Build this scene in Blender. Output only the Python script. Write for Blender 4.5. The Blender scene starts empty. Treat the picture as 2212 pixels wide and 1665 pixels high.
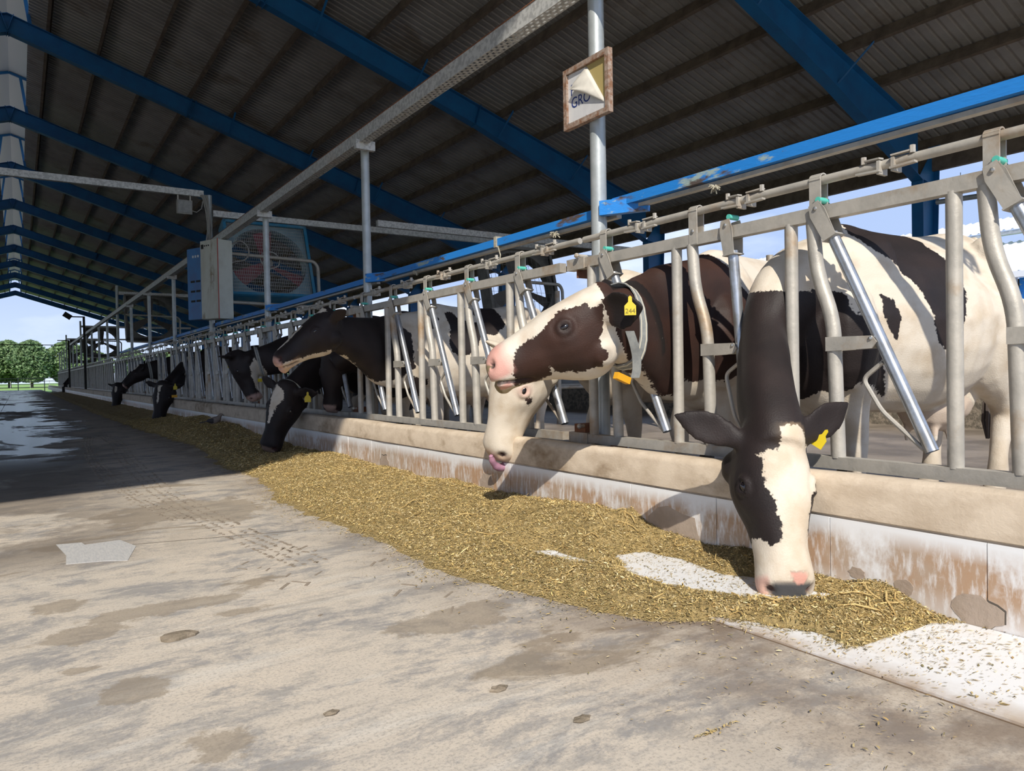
import bpy, bmesh, math, random
import numpy as np
from mathutils import Vector, Matrix, Quaternion
random.seed(7); rng = np.random.default_rng(11)
scene = bpy.context.scene
COL = scene.collection

# ------------------------------------------------------------------ camera
FPX, YAW, PITCH, ROLL, CAMH = 1584.2, .5925, -.0175, -.0184, .8356
_f = Vector((math.sin(YAW)*math.cos(PITCH), math.cos(YAW)*math.cos(PITCH), math.sin(PITCH)))
_r = Vector((math.cos(YAW), -math.sin(YAW), 0)); _u = _r.cross(_f)
_r2 = _r*math.cos(ROLL) + _u*math.sin(ROLL); _u2 = _u*math.cos(ROLL) - _r*math.sin(ROLL)
cd = bpy.data.cameras.new('camera'); cam = bpy.data.objects.new('camera', cd); COL.objects.link(cam)
cd.sensor_width = 36; cd.sensor_fit = 'HORIZONTAL'; cd.lens = FPX*36/2212; cd.clip_end = 600; cd.clip_start = .02
cam.matrix_world = Matrix(((_r2.x, _u2.x, -_f.x, 0), (_r2.y, _u2.y, -_f.y, 0), (_r2.z, _u2.z, -_f.z, CAMH), (0, 0, 0, 1)))
scene.camera = cam

# ------------------------------------------------------------------ sky, sun, exposure
scene.view_settings.view_transform = 'Standard'; scene.view_settings.look = 'None'
scene.view_settings.gamma = 1; scene.view_settings.use_curve_mapping = False
scene.view_settings.exposure = 1.12
scene.cycles.diffuse_bounces = 5; scene.cycles.max_bounces = 8; scene.cycles.adaptive_threshold = .04
w = bpy.data.worlds.new('sky'); scene.world = w; w.use_nodes = True
nt = w.node_tree; N = nt.nodes; Lk = nt.links; N.clear()
_o = N.new('ShaderNodeOutputWorld'); _b = N.new('ShaderNodeBackground'); _tc = N.new('ShaderNodeTexCoord')
_sx = N.new('ShaderNodeSeparateXYZ'); Lk.new(_tc.outputs['Generated'], _sx.inputs[0])
_rp = N.new('ShaderNodeValToRGB'); Lk.new(_sx.outputs['Z'], _rp.inputs[0])
_e = _rp.color_ramp.elements; _e[0].position = 0; _e[0].color = (.46, .54, .68, 1); _e[1].position = .55; _e[1].color = (.24, .36, .62, 1)
_m = _rp.color_ramp.elements.new(.12); _m.color = (.31, .40, .60, 1)
_nz = N.new('ShaderNodeTexNoise'); _nz.inputs['Scale'].default_value = 3.2; _nz.inputs['Detail'].default_value = 6
_mp = N.new('ShaderNodeMapping'); _mp.inputs['Scale'].default_value = (1, 1, 2.6); Lk.new(_tc.outputs['Generated'], _mp.inputs[0]); Lk.new(_mp.outputs[0], _nz.inputs['Vector'])
_cr = N.new('ShaderNodeValToRGB'); Lk.new(_nz.outputs[0], _cr.inputs[0]); _cr.color_ramp.elements[0].position = .50; _cr.color_ramp.elements[1].position = .80
_mx = N.new('ShaderNodeMixRGB'); Lk.new(_cr.outputs[0], _mx.inputs[0]); Lk.new(_rp.outputs[0], _mx.inputs[1]); _mx.inputs[2].default_value = (.80, .84, .92, 1)
Lk.new(_mx.outputs[0], _b.inputs[0]); _b.inputs[1].default_value = 0.76; Lk.new(_b.outputs[0], _o.inputs[0])
SUNDIR = Vector((.60, 1.04, -1.0)).normalized()          # the way the light travels
sd = bpy.data.lights.new('sun', 'SUN'); sun = bpy.data.objects.new('sun', sd); COL.objects.link(sun)
sd.energy = 2.25; sd.angle = .009; sd.color = (1.0, .93, .82)
sun.rotation_euler = SUNDIR.to_track_quat('-Z', 'Y').to_euler(); sun.location = (-20, -30, 40)

# ------------------------------------------------------------------ materials
def mat(name, base=(.5, .5, .5), rough=.6, metal=0., col2=None, scale=6., lo=.4, hi=.65, bump=0., bscale=None, stretch=(1, 1, 1),
        col3=None, scale3=1.2, lo3=.5, hi3=.62, detail=6, spec=.5, sheen=0., trans=0., coat=0.):
    """principled material in object space; base mixed with col2 by one noise and with col3 by another"""
    m = bpy.data.materials.new(name); m.use_nodes = True; t = m.node_tree; n = t.nodes; l = t.links
    p = n['Principled BSDF']; p.inputs['Roughness'].default_value = rough; p.inputs['Metallic'].default_value = metal
    p.inputs['Specular IOR Level'].default_value = spec
    if sheen: p.inputs['Sheen Weight'].default_value = sheen; p.inputs['Sheen Roughness'].default_value = .4
    if trans: p.inputs['Transmission Weight'].default_value = trans
    if coat: p.inputs['Coat Weight'].default_value = coat; p.inputs['Coat Roughness'].default_value = .15
    tc = n.new('ShaderNodeNewGeometry'); mp = n.new('ShaderNodeMapping'); mp.inputs['Scale'].default_value = stretch; l.new(tc.outputs['Position'], mp.inputs[0])
    def noise(sc, a, b):
        z = n.new('ShaderNodeTexNoise'); z.inputs['Scale'].default_value = sc; z.inputs['Detail'].default_value = detail; z.inputs['Roughness'].default_value = .62
        l.new(mp.outputs[0], z.inputs['Vector']); r = n.new('ShaderNodeMapRange'); r.inputs[1].default_value = a; r.inputs[2].default_value = b
        l.new(z.outputs[0], r.inputs[0]); return z, r
    def mix(fac, c1, c2):
        x = n.new('ShaderNodeMixRGB'); l.new(fac, x.inputs[0])
        for i, c in ((1, c1), (2, c2)):
            if isinstance(c, tuple): x.inputs[i].default_value = (*c, 1)
            else: l.new(c, x.inputs[i])
        return x.outputs[0]
    p.inputs['Base Color'].default_value = (*base, 1); cur = base
    if col2 is not None:
        z, r = noise(scale, lo, hi); cur = mix(r.outputs[0], cur, col2)
    if col3 is not None:
        z, r = noise(scale3, lo3, hi3); cur = mix(r.outputs[0], cur, col3)
    if not isinstance(cur, tuple): l.new(cur, p.inputs['Base Color'])
    if bump:
        z, r = noise(bscale or scale*3, 0, 1); b = n.new('ShaderNodeBump'); b.inputs['Strength'].default_value = bump; b.inputs['Distance'].default_value = .01
        l.new(z.outputs[0], b.inputs['Height']); l.new(b.outputs[0], p.inputs['Normal'])
    return m
M = {}
M['galv'] = mat('galvanised_steel', (.49, .46, .405), .50, .25, (.38, .36, .32), 9, .42, .66, .15, 60, col3=(.36, .25, .15), scale3=3.0, lo3=.56, hi3=.72)
M['galv_bar'] = mat('polished_steel', (.50, .53, .57), .30, .75, (.38, .38, .37), 14, .45, .65)
M['galv_cool'] = mat('galvanised_post', (.47, .50, .50), .42, .4, (.37, .40, .40), 7, .40, .64, .1, 40)
M['galv_spangle'] = mat('spangled_steel', (.60, .60, .58), .5, .25, (.42, .42, .41), 28, .46, .56, col3=(.52, .42, .33), scale3=1.4, lo3=.58, hi3=.7)
M['rust'] = mat('rusty_steel', (.23, .09, .04), .85, .1, (.12, .05, .03), 22, .4, .65)
M['bolt'] = mat('bolt_steel', (.5, .5, .48), .3, .8)
M['teal'] = mat('teal_plastic', (.10, .52, .42), .45)
M['blue_steel'] = mat('blue_painted_steel', (.010, .125, .32), .5, 0, (.012, .095, .25), 2.2, .4, .65, spec=.4)
M['blue_faded'] = mat('weathered_blue_paint', (.018, .23, .68), .52, 0, (.10, .075, .065), 6, .58, .64, .25, 40, col3=(.34, .44, .42), scale3=5, lo3=.60, hi3=.64, stretch=(1, .45, 1.6))
M['blue_fan'] = mat('fan_blue_paint', (.025, .20, .36), .5, 0, (.12, .26, .34), 3, .45, .65)
M['fan_cone'] = mat('fan_shroud', (.30, .44, .48), .5, 0, (.22, .35, .42), 3, .4, .6)
M['fan_dull'] = mat('dusty_fan_shroud', (.20, .19, .165), .6, 0, (.13, .12, .105), 3, .4, .6)
M['red_blade'] = mat('fan_red_blade', (.34, .08, .10), .5, 0, (.28, .13, .13), 4, .45, .65)
M['sheet'] = mat('roof_sheet', (.32, .305, .285), .55, .1, (.24, .23, .215), 1.1, .4, .65, col3=(.19, .16, .13), scale3=.7, lo3=.56, hi3=.7)
M['cap_sheet'] = mat('ridge_cap_sheet', (.60, .62, .62), .55)
M['purlin'] = mat('purlin_steel', (.17, .13, .095), .75, .1, (.10, .076, .056), 4, .4, .65)
M['white_roof'] = mat('white_roof_sheet', (.78, .80, .83), .45)
M['black'] = mat('black_rubber', (.012, .012, .012), .6)
M['dark'] = mat('dark_grime', (.03, .026, .02), .8)
M['cable'] = mat('grey_cable', (.30, .29, .27), .6)

# ------------------------------------------------------------------ mesh helpers
class MB:
    def __init__(s): s.v = []; s.f = []
    def add(s, vs, fs):
        o = len(s.v); s.v += [tuple(map(float, q)) for q in vs]; s.f += [tuple(o+i for i in f) for f in fs]; return s
    def box(s, c, d, rot=None):
        hx, hy, hz = d[0]/2, d[1]/2, d[2]/2
        vs = [Vector((x, y, z)) for z in (-hz, hz) for y in (-hy, hy) for x in (-hx, hx)]
        if rot is not None: vs = [rot @ q for q in vs]
        c = Vector(c)
        return s.add([q+c for q in vs], [(0, 2, 3, 1), (4, 5, 7, 6), (0, 1, 5, 4), (2, 6, 7, 3), (0, 4, 6, 2), (1, 3, 7, 5)])
    def bar(s, a, b, wd, dp, up=(0, 0, 1)):
        """rectangular bar from a to b: wd across (sideways), dp along the 'up' direction"""
        a = Vector(a); b = Vector(b); t = (b-a).normalized(); up = Vector(up); sd_ = t.cross(up)
        if sd_.length < 1e-4: sd_ = t.cross(Vector((1, 0, 0)))
        sd_.normalize(); u = sd_.cross(t).normalized()
        vs = [p+sd_*x*wd/2+u*y*dp/2 for p in (a, b) for x, y in ((-1, -1), (1, -1), (1, 1), (-1, 1))]
        return s.add(vs, [(3, 2, 1, 0), (4, 5, 6, 7), (0, 1, 5, 4), (1, 2, 6, 5), (2, 3, 7, 6), (3, 0, 4, 7)])
    def tube(s, path, r, n=12, cap=True, rs=None):
        path = [Vector(p) for p in path]; k = len(path); rings = []; pu = None
        for i, p in enumerate(path):
            t = (path[min(i+1, k-1)]-path[max(i-1, 0)]).normalized()
            if pu is None: pu = t.orthogonal().normalized()
            pu = (pu-t*pu.dot(t)).normalized(); q = t.cross(pu); rr = rs[i] if rs else r
            rings.append([p+(pu*math.cos(2*math.pi*j/n)+q*math.sin(2*math.pi*j/n))*rr for j in range(n)])
        return s.loft(rings, cap)
    def loft(s, rings, cap=True, closed=True):
        n = len(rings[0]); vs = [p for r in rings for p in r]; fs = []
        for i in range(len(rings)-1):
            for j in range(n if closed else n-1):
                a, b = i*n+j, i*n+(j+1) % n; fs.append((a, b, b+n, a+n))
        if cap: fs.append(tuple(range(n-1, -1, -1))); fs.append(tuple((len(rings)-1)*n+j for j in range(n)))
        return s.add(vs, fs)
    def prism(s, poly, vec):
        """polygon of 3D points extruded by vec"""
        poly = [Vector(p) for p in poly]; vec = Vector(vec); n = len(poly)
        return s.add(poly+[p+vec for p in poly], [tuple(range(n-1, -1, -1)), tuple(range(n, 2*n))]+[(i, (i+1) % n, n+(i+1) % n, n+i) for i in range(n)])
    def ball(s, c, r, n=10, m=7):
        c = Vector(c); r = Vector(r) if not isinstance(r, (int, float)) else Vector((r, r, r))
        vs = [c+Vector((0, 0, -r.z))]; fs = []
        for i in range(1, m):
            a = math.pi*i/m-math.pi/2
            for j in range(n): b = 2*math.pi*j/n; vs.append(c+Vector((r.x*math.cos(a)*math.cos(b), r.y*math.cos(a)*math.sin(b), r.z*math.sin(a))))
        vs.append(c+Vector((0, 0, r.z))); top = len(vs)-1
        for j in range(n): fs.append((0, 1+(j+1) % n, 1+j)); fs.append((top, 1+(m-2)*n+j, 1+(m-2)*n+(j+1) % n))
        for i in range(m-2):
            for j in range(n): a = 1+i*n+j; b = 1+i*n+(j+1) % n; fs.append((a, b, b+n, a+n))
        return s.add(vs, fs)
    def build(s, name, material, parent=None, smooth=False, base=None):
        me = bpy.data.meshes.new(name); off = Vector(base) if base is not None else (parent.location if parent is not None else Vector((0, 0, 0)))
        if parent is not None and parent.parent is not None and base is None: off = parent.location+parent.parent.location
        me.from_pydata([Vector(q)-off for q in s.v], [], s.f)
        bm = bmesh.new(); bm.from_mesh(me); bmesh.ops.recalc_face_normals(bm, faces=bm.faces); bm.to_mesh(me); bm.free()
        if smooth:
            for p in me.polygons: p.use_smooth = True
            try: me.set_sharp_from_angle(angle=math.radians(42))
            except Exception: pass
        me.materials.append(M[material] if isinstance(material, str) else material)
        o = bpy.data.objects.new(name, me); COL.objects.link(o)
        if parent is not None: o.parent = parent
        elif base is not None: o.location = off
        return o
def tag(o, label=None, cat=None, group=None, kind=None):
    for k, v in (('label', label), ('category', cat), ('group', group), ('kind', kind)):
        if v: o[k] = v
    return o
def empty(name, loc, label=None, cat=None, group=None, kind=None):
    o = bpy.data.objects.new(name, None); COL.objects.link(o); o.location = loc; o.empty_display_size = .1
    return tag(o, label, cat, group, kind)
def copy_tree(o, parent=None):
    c = o.copy(); COL.objects.link(c); c.parent = parent
    for ch in o.children: copy_tree(ch, c)
    return c
# ================================================================== building
BAY = 7.0; NB = 12; SLOPE = .315; ZC0 = 9.25; YG0, YG1 = -2.3, 85.2
def zc(x): return ZC0-SLOPE*abs(x)
# ------------------------------------------------------------------ floors
def concrete_floor():
    m = bpy.data.materials.new('aisle_concrete'); m.use_nodes = True; t = m.node_tree; n = t.nodes; l = t.links; p = n['Principled BSDF']
    g = n.new('ShaderNodeNewGeometry'); sx = n.new('ShaderNodeSeparateXYZ'); l.new(g.outputs['Position'], sx.inputs[0])
    def noise(sc, det=8, stretch=None, rough=.65, rotz=0, dist=0):
        z = n.new('ShaderNodeTexNoise'); z.inputs['Scale'].default_value = sc; z.inputs['Detail'].default_value = det; z.inputs['Roughness'].default_value = rough; z.inputs['Distortion'].default_value = dist
        mp = n.new('ShaderNodeMapping'); mp.inputs['Scale'].default_value = stretch or (1, 1, 1); mp.inputs['Rotation'].default_value = (0, 0, rotz); l.new(g.outputs['Position'], mp.inputs[0]); l.new(mp.outputs[0], z.inputs['Vector']); return z.outputs[0]
    def rng_(v, a, b, c=0., d=1.):
        r = n.new('ShaderNodeMapRange'); r.inputs[1].default_value = a; r.inputs[2].default_value = b; r.inputs[3].default_value = c; r.inputs[4].default_value = d; l.new(v, r.inputs[0]); return r.outputs[0]
    def mth(op, a, b):
        x = n.new('ShaderNodeMath'); x.operation = op; x.use_clamp = True
        for i, q in enumerate((a, b)):
            if isinstance(q, (int, float)): x.inputs[i].default_value = q
            else: l.new(q, x.inputs[i])
        return x.outputs[0]
    def mix(f, a, b):
        x = n.new('ShaderNodeMixRGB'); l.new(f, x.inputs[0])
        for i, c in ((1, a), (2, b)):
            if isinstance(c, tuple): x.inputs[i].default_value = (*c, 1)
            else: l.new(c, x.inputs[i])
        return x.outputs[0]
    c = mix(rng_(noise(.9, 6), .38, .66), (.62, .54, .44), (.52, .47, .40))
    c = mix(rng_(noise(2.4, 12, (.9, 1.5, 1), dist=.3, rough=.80), .49, .575, 0, .88), c, (.27, .262, .255))        # grey scuffed cement
    c = mix(rng_(noise(6.5, 10, (.8, 1.6, 1), rough=.80), .51, .60, 0, .70), c, (.36, .335, .30))
    c = mix(rng_(noise(5.0, 8, (.16, 1.1, 1), rotz=-.62, rough=.7), .55, .66, 0, .55), c, (.66, .62, .55))        # pale scrape streaks
    c = mix(rng_(noise(7.0, 8, (.12, 1.3, 1), rotz=-.62, rough=.7), .58, .68, 0, .55), c, (.30, .265, .22))       # dark scrape streaks
    c = mix(rng_(noise(110, 4, rough=.75), .50, .62, 0, .55), c, (.27, .245, .215))                               # fine grit
    st = rng_(noise(1.25, 7, (.75, 1.5, 1), dist=.9, rough=.62), .60, .64)                                      # olive-brown puddle stains
    c = mix(mth('MULTIPLY', st, .66), c, (.23, .18, .12))
    wob = noise(3.2, 8, rough=.72); ell = None
    for cx, cy, rx, ry in ((.40, 2.92, .26, .10), (.15, 2.80, .14, .10), (.10, 3.18, .09, .10), (.24, 2.20, .10, .09), (.12, 2.45, .09, .05), (1.20, 2.20, .22, .12), (.62, 2.72, .12, .05), (.9, 5.0, .5, .5), (.35, 1.75, .08, .10)):
        mp = n.new('ShaderNodeMapping'); mp.inputs['Location'].default_value = (-cx/rx, -cy/ry, 0); mp.inputs['Scale'].default_value = (1/rx, 1/ry, 0); l.new(g.outputs['Position'], mp.inputs[0])
        ln = n.new('ShaderNodeVectorMath'); ln.operation = 'LENGTH'; l.new(mp.outputs[0], ln.inputs[0])
        sm = n.new('ShaderNodeMath'); sm.operation = 'ADD'; l.new(ln.outputs['Value'], sm.inputs[0]); l.new(rng_(wob, .3, .7, -.75, .75), sm.inputs[1]); e_ = rng_(sm.outputs[0], 1.0, .82)
        if ell is None: ell = e_
        else: mxn = n.new('ShaderNodeMath'); mxn.operation = 'MAXIMUM'; l.new(ell, mxn.inputs[0]); l.new(e_, mxn.inputs[1]); ell = mxn.outputs[0]
    c = mix(mth('MULTIPLY', ell, .60), c, (.25, .20, .14))
    edge = mth('MULTIPLY', rng_(sx.outputs['X'], 1.15, 1.75), rng_(noise(3.0, 8, rough=.7), .34, .56))            # dirt swept along the feed strip
    c = mix(mth('MULTIPLY', edge, .82), c, (.19, .14, .10))
    wn = noise(.55, 6, (1.3, .45, 1), dist=.9)
    far = rng_(sx.outputs['Y'], 6.0, 10.0); xw = n.new('ShaderNodeMath'); xw.operation = 'ADD'; l.new(sx.outputs['X'], xw.inputs[0]); l.new(rng_(noise(.7, 5), .3, .7, -.9, .9), xw.inputs[1]); lane = rng_(xw.outputs[0], 1.0, .55)
    wet = mth('MULTIPLY', mth('MULTIPLY', far, lane), rng_(wn, .34, .48))
    damp = mth('MULTIPLY', mth('MULTIPLY', rng_(sx.outputs['Y'], 3.6, 4.2), rng_(sx.outputs['X'], 1.0, .15)), rng_(noise(1.1, 7, dist=.8), .38, .48))
    c = mix(mth('MULTIPLY', damp, .70), c, (.16, .13, .10)); c = mix(mth('MULTIPLY', wet, .80), c, (.045, .042, .040))
    l.new(c, p.inputs['Base Color'])
    ro = mth('SUBTRACT', .82, mth('MULTIPLY', wet, .68)); ro = mth('ADD', ro, mth('MULTIPLY', noise(20, 4), .06)); l.new(ro, p.inputs['Roughness'])
    b = n.new('ShaderNodeBump'); b.inputs['Strength'].default_value = .22; b.inputs['Distance'].default_value = .006; l.new(noise(30, 8), b.inputs['Height']); l.new(b.outputs[0], p.inputs['Normal'])
    return m
M['floor'] = concrete_floor()
M['yard'] = mat('yard_concrete', (.30, .25, .20), .5, 0, (.17, .14, .11), 1.6, .4, .62, .4, 18)
M['grass'] = mat('field_grass', (.16, .30, .05), .9, 0, (.24, .36, .09), .35, .4, .62, .5, 4, col3=(.30, .16, .07), scale3=.12, lo3=.58, hi3=.66)
fl = MB(); fl.box((-1.75, 26, -.1), (7.28, 122, .2)); fl = tag(fl.build('floor', 'floor'), kind='structure')
yd = MB(); yd.box((15.0, 26, -.06), (24.4, 122, .36)); yd = tag(yd.build('yard_floor', 'yard'), kind='structure')
yd = MB(); yd.box((-13.5, 26, -.06), (16.2, 122, .3)); yd = tag(yd.build('yard_floor_opposite', 'yard'), kind='structure')
gd = MB(); gd.box((0, 90, -.45), (560, 700, .4)); tag(gd.build('ground', 'grass'), kind='structure')
M['apron'] = mat('dusty_apron', (.50, .46, .40), .9, 0, (.42, .38, .33), 1.2, .4, .65)  # pale ground added around the barn to bounce light inside
for nm, c_, d_ in (('ground_right', (34, 20, -.2), (13.4, 150, .3)), ('ground_left', (-36, 20, -.2), (28, 150, .3)), ('ground_front', (0, -50, -.2), (60, 29, .3))):
    b0 = MB(); b0.box(c_, d_); tag(b0.build(nm, 'apron'), kind='structure')
# joint line and repaired slab patch in the aisle
M['grout'] = mat('brown_grout', (.20, .14, .09), .9)
M['joint'] = mat('joint_mortar', (.10, .085, .07), .9)  # also colours the painted recess shade round the broken patches
fj = MB(); fj.box((.78, 4.07, .0004), (.95, .008, .0012), Matrix.Rotation(-.26, 3, 'Z')); fj.build('joint_strip', 'joint', fl)
fj = MB(); fj.box((-.42, 30, .0006), (.012, 50, .002)); fj.build('joint_strip', 'joint', fl)

# ------------------------------------------------------------------ feed strip tiles and kerb
KX = 2.50; TZ = .282; TP = .5345; TY0 = 1.07
def tile_mat(name, mudlo, mudhi, seed):
    m = bpy.data.materials.new(name); m.use_nodes = True; t = m.node_tree; n = t.nodes; l = t.links; p = n['Principled BSDF']
    g = n.new('ShaderNodeNewGeometry'); sx = n.new('ShaderNodeSeparateXYZ'); l.new(g.outputs['Position'], sx.inputs[0])
    def noise(sc, stretch, off=0, det=8):
        z = n.new('ShaderNodeTexNoise'); z.inputs['Scale'].default_value = sc; z.inputs['Detail'].default_value = det; z.inputs['Roughness'].default_value = .68
        mp = n.new('ShaderNodeMapping'); mp.inputs['Scale'].default_value = stretch; mp.inputs['Location'].default_value = (off, off, off); l.new(g.outputs['Position'], mp.inputs[0]); l.new(mp.outputs[0], z.inputs['Vector']); return z.outputs[0]
    def rng_(v, a, b, c=0., d=1.):
        r = n.new('ShaderNodeMapRange'); r.inputs[1].default_value = a; r.inputs[2].default_value = b; r.inputs[3].default_value = c; r.inputs[4].default_value = d; l.new(v, r.inputs[0]); return r.outputs[0]
    def mth(op, a, b):
        x = n.new('ShaderNodeMath'); x.operation = op; x.use_clamp = True
        for i, q in enumerate((a, b)):
            if isinstance(q, (int, float)): x.inputs[i].default_value = q
            else: l.new(q, x.inputs[i])
        return x.outputs[0]
    def mix(f, a, b):
        x = n.new('ShaderNodeMixRGB'); l.new(f, x.inputs[0])
        for i, c in ((1, a), (2, b)):
            if isinstance(c, tuple): x.inputs[i].default_value = (*c, 1)
            else: l.new(c, x.inputs[i])
        return x.outputs[0]
    c = (.80, .81, .82); ro = None
    if seed:      # upright kerb tiles: mud splashed across the middle of the face
        band = mth('MULTIPLY', rng_(sx.outputs['Z'], .262, .20), rng_(sx.outputs['Z'], .02, .10, .45, 1.))
        ms = mth('MULTIPLY', band, rng_(noise(3.2, (1, 1, .8), 3.3), mudlo, mudhi))
        ms = mth('MULTIPLY', ms, rng_(noise(26, (1, 1.5, .35), 1.2), .30, .52))
        c = mix(mth('MULTIPLY', ms, .92), c, mix(rng_(noise(2.2, (1, 1, 1), 9.), .42, .60), (.42, .24, .12), (.42, .31, .22)))
    else:
        e = mth('MULTIPLY', rng_(sx.outputs['X'], 2.02, 1.90), rng_(noise(5, (1, 1, 1)), .35, .6)); c = mix(mth('MULTIPLY', e, .8), c, (.36, .25, .15))
        c = mix(rng_(noise(3, (1, 1, 1), 4), .52, .75, 0, .45), c, (.62, .52, .40)); c = mix(rng_(noise(60, (1, 1, 1)), .66, .70), c, (.14, .10, .06))
    l.new(c, p.inputs['Base Color']); p.inputs['Roughness'].default_value = .38
    return m
M['tile'] = tile_mat('white_kerb_tile', .33, .47, 1); M['tile_floor'] = tile_mat('white_feed_tile', 0, 0, 0)
M['kerb'] = mat('kerb_concrete', (.66, .555, .43), .8, 0, (.53, .43, .32), 6, .40, .62, .22, 70, stretch=(1, 1, 1.6), col3=(.27, .19, .115), scale3=2.2, lo3=.55, hi3=.70)
M['kerb_core'] = mat('kerb_core_mortar', (.40, .32, .255), .9, 0, (.33, .26, .20), 9, .4, .65, .3, 50)
kerb = empty('feed_kerb', (KX, 0, 0), kind='structure')
def kerb_profile(y): # cross section, x towards the cows
    return [(2.508, y, 0), (2.508, y, TZ), (2.492, y, TZ+.006), (2.490, y, .405), (2.500, y, .428), (2.525, y, .440), (2.62, y, .432), (2.655, y, .40), (2.70, y, .372), (2.88, y, .366), (2.90, y, .10), (2.90, y, 0)]
b_ = MB(); ys = [-6, -3, 0]+[.4*i for i in range(1, 60)]+[25, 30, 40, 60, 86]
rings = []
for y in ys:
    j = .004*math.sin(y*2.1)+.003*math.sin(y*5.3)
    rings.append([(x+(j if 2 <= i <= 6 else 0), yy, z+(j*.7 if 4 <= i <= 7 else 0)) for i, (x, yy, z) in enumerate(kerb_profile(y))])
b_.loft(rings); b_.build('kerb_cap', 'kerb', kerb, True)
tm = MB(); g_ = .0035
tm.box((0, 0, 0), (.010, TP-g_, TZ-.012)); t0 = None
for k in range(-2, 60):
    yc = TY0+TP*(k+.5)
    if t0 is None:
        t0 = tm.build('tile', 'tile', kerb, base=(0, 0, 0)); o = t0
    else:
        o = t0.copy(); COL.objects.link(o)
    o.location = (2.502+random.uniform(-.0012, .0012)-KX, yc, TZ/2); o.rotation_euler = (0, 0, random.uniform(-.004, .004))
b_ = MB(); b_.box((2.502, 60, TZ/2), (.010, 56, TZ-.012)); tag(b_.build('far_tiles', 'tile', kerb), kind='stuff')
b_ = MB(); b_.box((2.194, 13.9, .0005), (.606, 29.5, .003)); b_.build('grout_bed', 'grout', fl)
tm = MB(); tm.box((0, 0, 0), (.600, TP-.0075, .012)); t0 = None
for k in range(-3, 54):
    yc = TY0+TP*(k+.5)
    if t0 is None: t0 = tm.build('tile', 'tile_floor', fl, base=(0, 0, 0)); o = t0
    else: o = t0.copy(); COL.objects.link(o)
    o.location = (2.194, yc, .0025+random.uniform(-.001, .001)); o.rotation_euler = (0, 0, random.uniform(-.003, .003))
# broken places where the kerb tiles have come away
def broken(y0, pts, name='broken_patch'):
    poly = [Vector((2.4955, y0+a, z)) for a, z in pts]; cm = sum(poly, Vector())/len(poly); rim = MB(); rim.prism([cm+(p-cm)*1.07+Vector((.0025, 0, .004)) for p in poly], (.004, 0, 0)); rim.build('broken_rim', 'joint', kerb); o = MB(); o.prism(poly, (.006, 0, 0)); return o.build(name, 'kerb_core', kerb)  # larger dark polygon paints the shade of a recess around each patch
def blob(cy, cz, ry, rz, seed, flat=None):
    r_ = random.Random(seed); n_ = 18; out = []
    for i in range(n_):
        a = 2*math.pi*i/n_; k = 1+r_.uniform(-.13, .13); z = cz+rz*k*math.sin(a)
        out.append((cy+ry*k*math.cos(a), max(z, flat) if flat is not None else z))
    return out
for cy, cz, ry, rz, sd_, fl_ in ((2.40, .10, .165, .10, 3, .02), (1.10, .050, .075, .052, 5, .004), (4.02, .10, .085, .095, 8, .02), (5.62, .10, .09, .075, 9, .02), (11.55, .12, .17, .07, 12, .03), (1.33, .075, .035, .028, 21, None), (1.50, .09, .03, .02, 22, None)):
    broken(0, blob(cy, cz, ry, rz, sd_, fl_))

# ------------------------------------------------------------------ roof
roof = empty('ceiling', (0, 0, 9.5), kind='structure')
def sheet_mesh(side):
    mb = MB(); prof = []; y = 0
    for k in range(6):                                   # trapezoid ribs down the slope
        y0 = k*(1/6.); prof += [(y0, 0), (y0+.055, 0), (y0+.070, .038), (y0+.100, .038), (y0+.115, 0)]
    prof.append((1.0, 0)); x0, x1 = .42, 15.4
    vs = []; fs = []
    for x in (x0, x1):
        for yy, h in prof: vs.append((side*x, yy, zc(x)+.455+h))
    n_ = len(prof)
    for i in range(n_-1): fs.append((i, i+1, n_+i+1, n_+i) if side > 0 else (i, n_+i, n_+i+1, i+1))
    mb.add(vs, fs); return mb
for side in (1, -1):
    s0 = None; y = YG0
    while y < YG1-.4:
        if s0 is None: s0 = sheet_mesh(side).build('roof_sheet', 'sheet', roof, base=(0, 0, 9.5)); o = s0
        else: o = s0.copy(); COL.objects.link(o)
        o.location = (0, y, 0); y += 1.0
def purlin_mesh(x, side):
    z = zc(x)+.345; s_ = side
    mb = MB(); a = math.atan(SLOPE)*s_
    R_ = Matrix.Rotation(a, 3, 'Y')
    c = Vector((s_*x, (YG0+YG1)/2, z)); Ln = YG1-YG0-.1
    mb.box(c+R_ @ Vector((0, 0, 0)), (.006, Ln, .19), R_); mb.box(c+R_ @ Vector((.032*s_, 0, .092)), (.064, Ln, .006), R_); mb.box(c+R_ @ Vector((.032*s_, 0, -.092)), (.064, Ln, .006), R_); mb.box(c+R_ @ Vector((.062*s_, 0, -.080)), (.004, Ln, .022), R_)
    return mb
for side in (1, -1):
    for k in range(15):
        x = .80+1.05*k
        if x < 15.3: purlin_mesh(x, side).build('purlin', 'purlin', roof)
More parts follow.
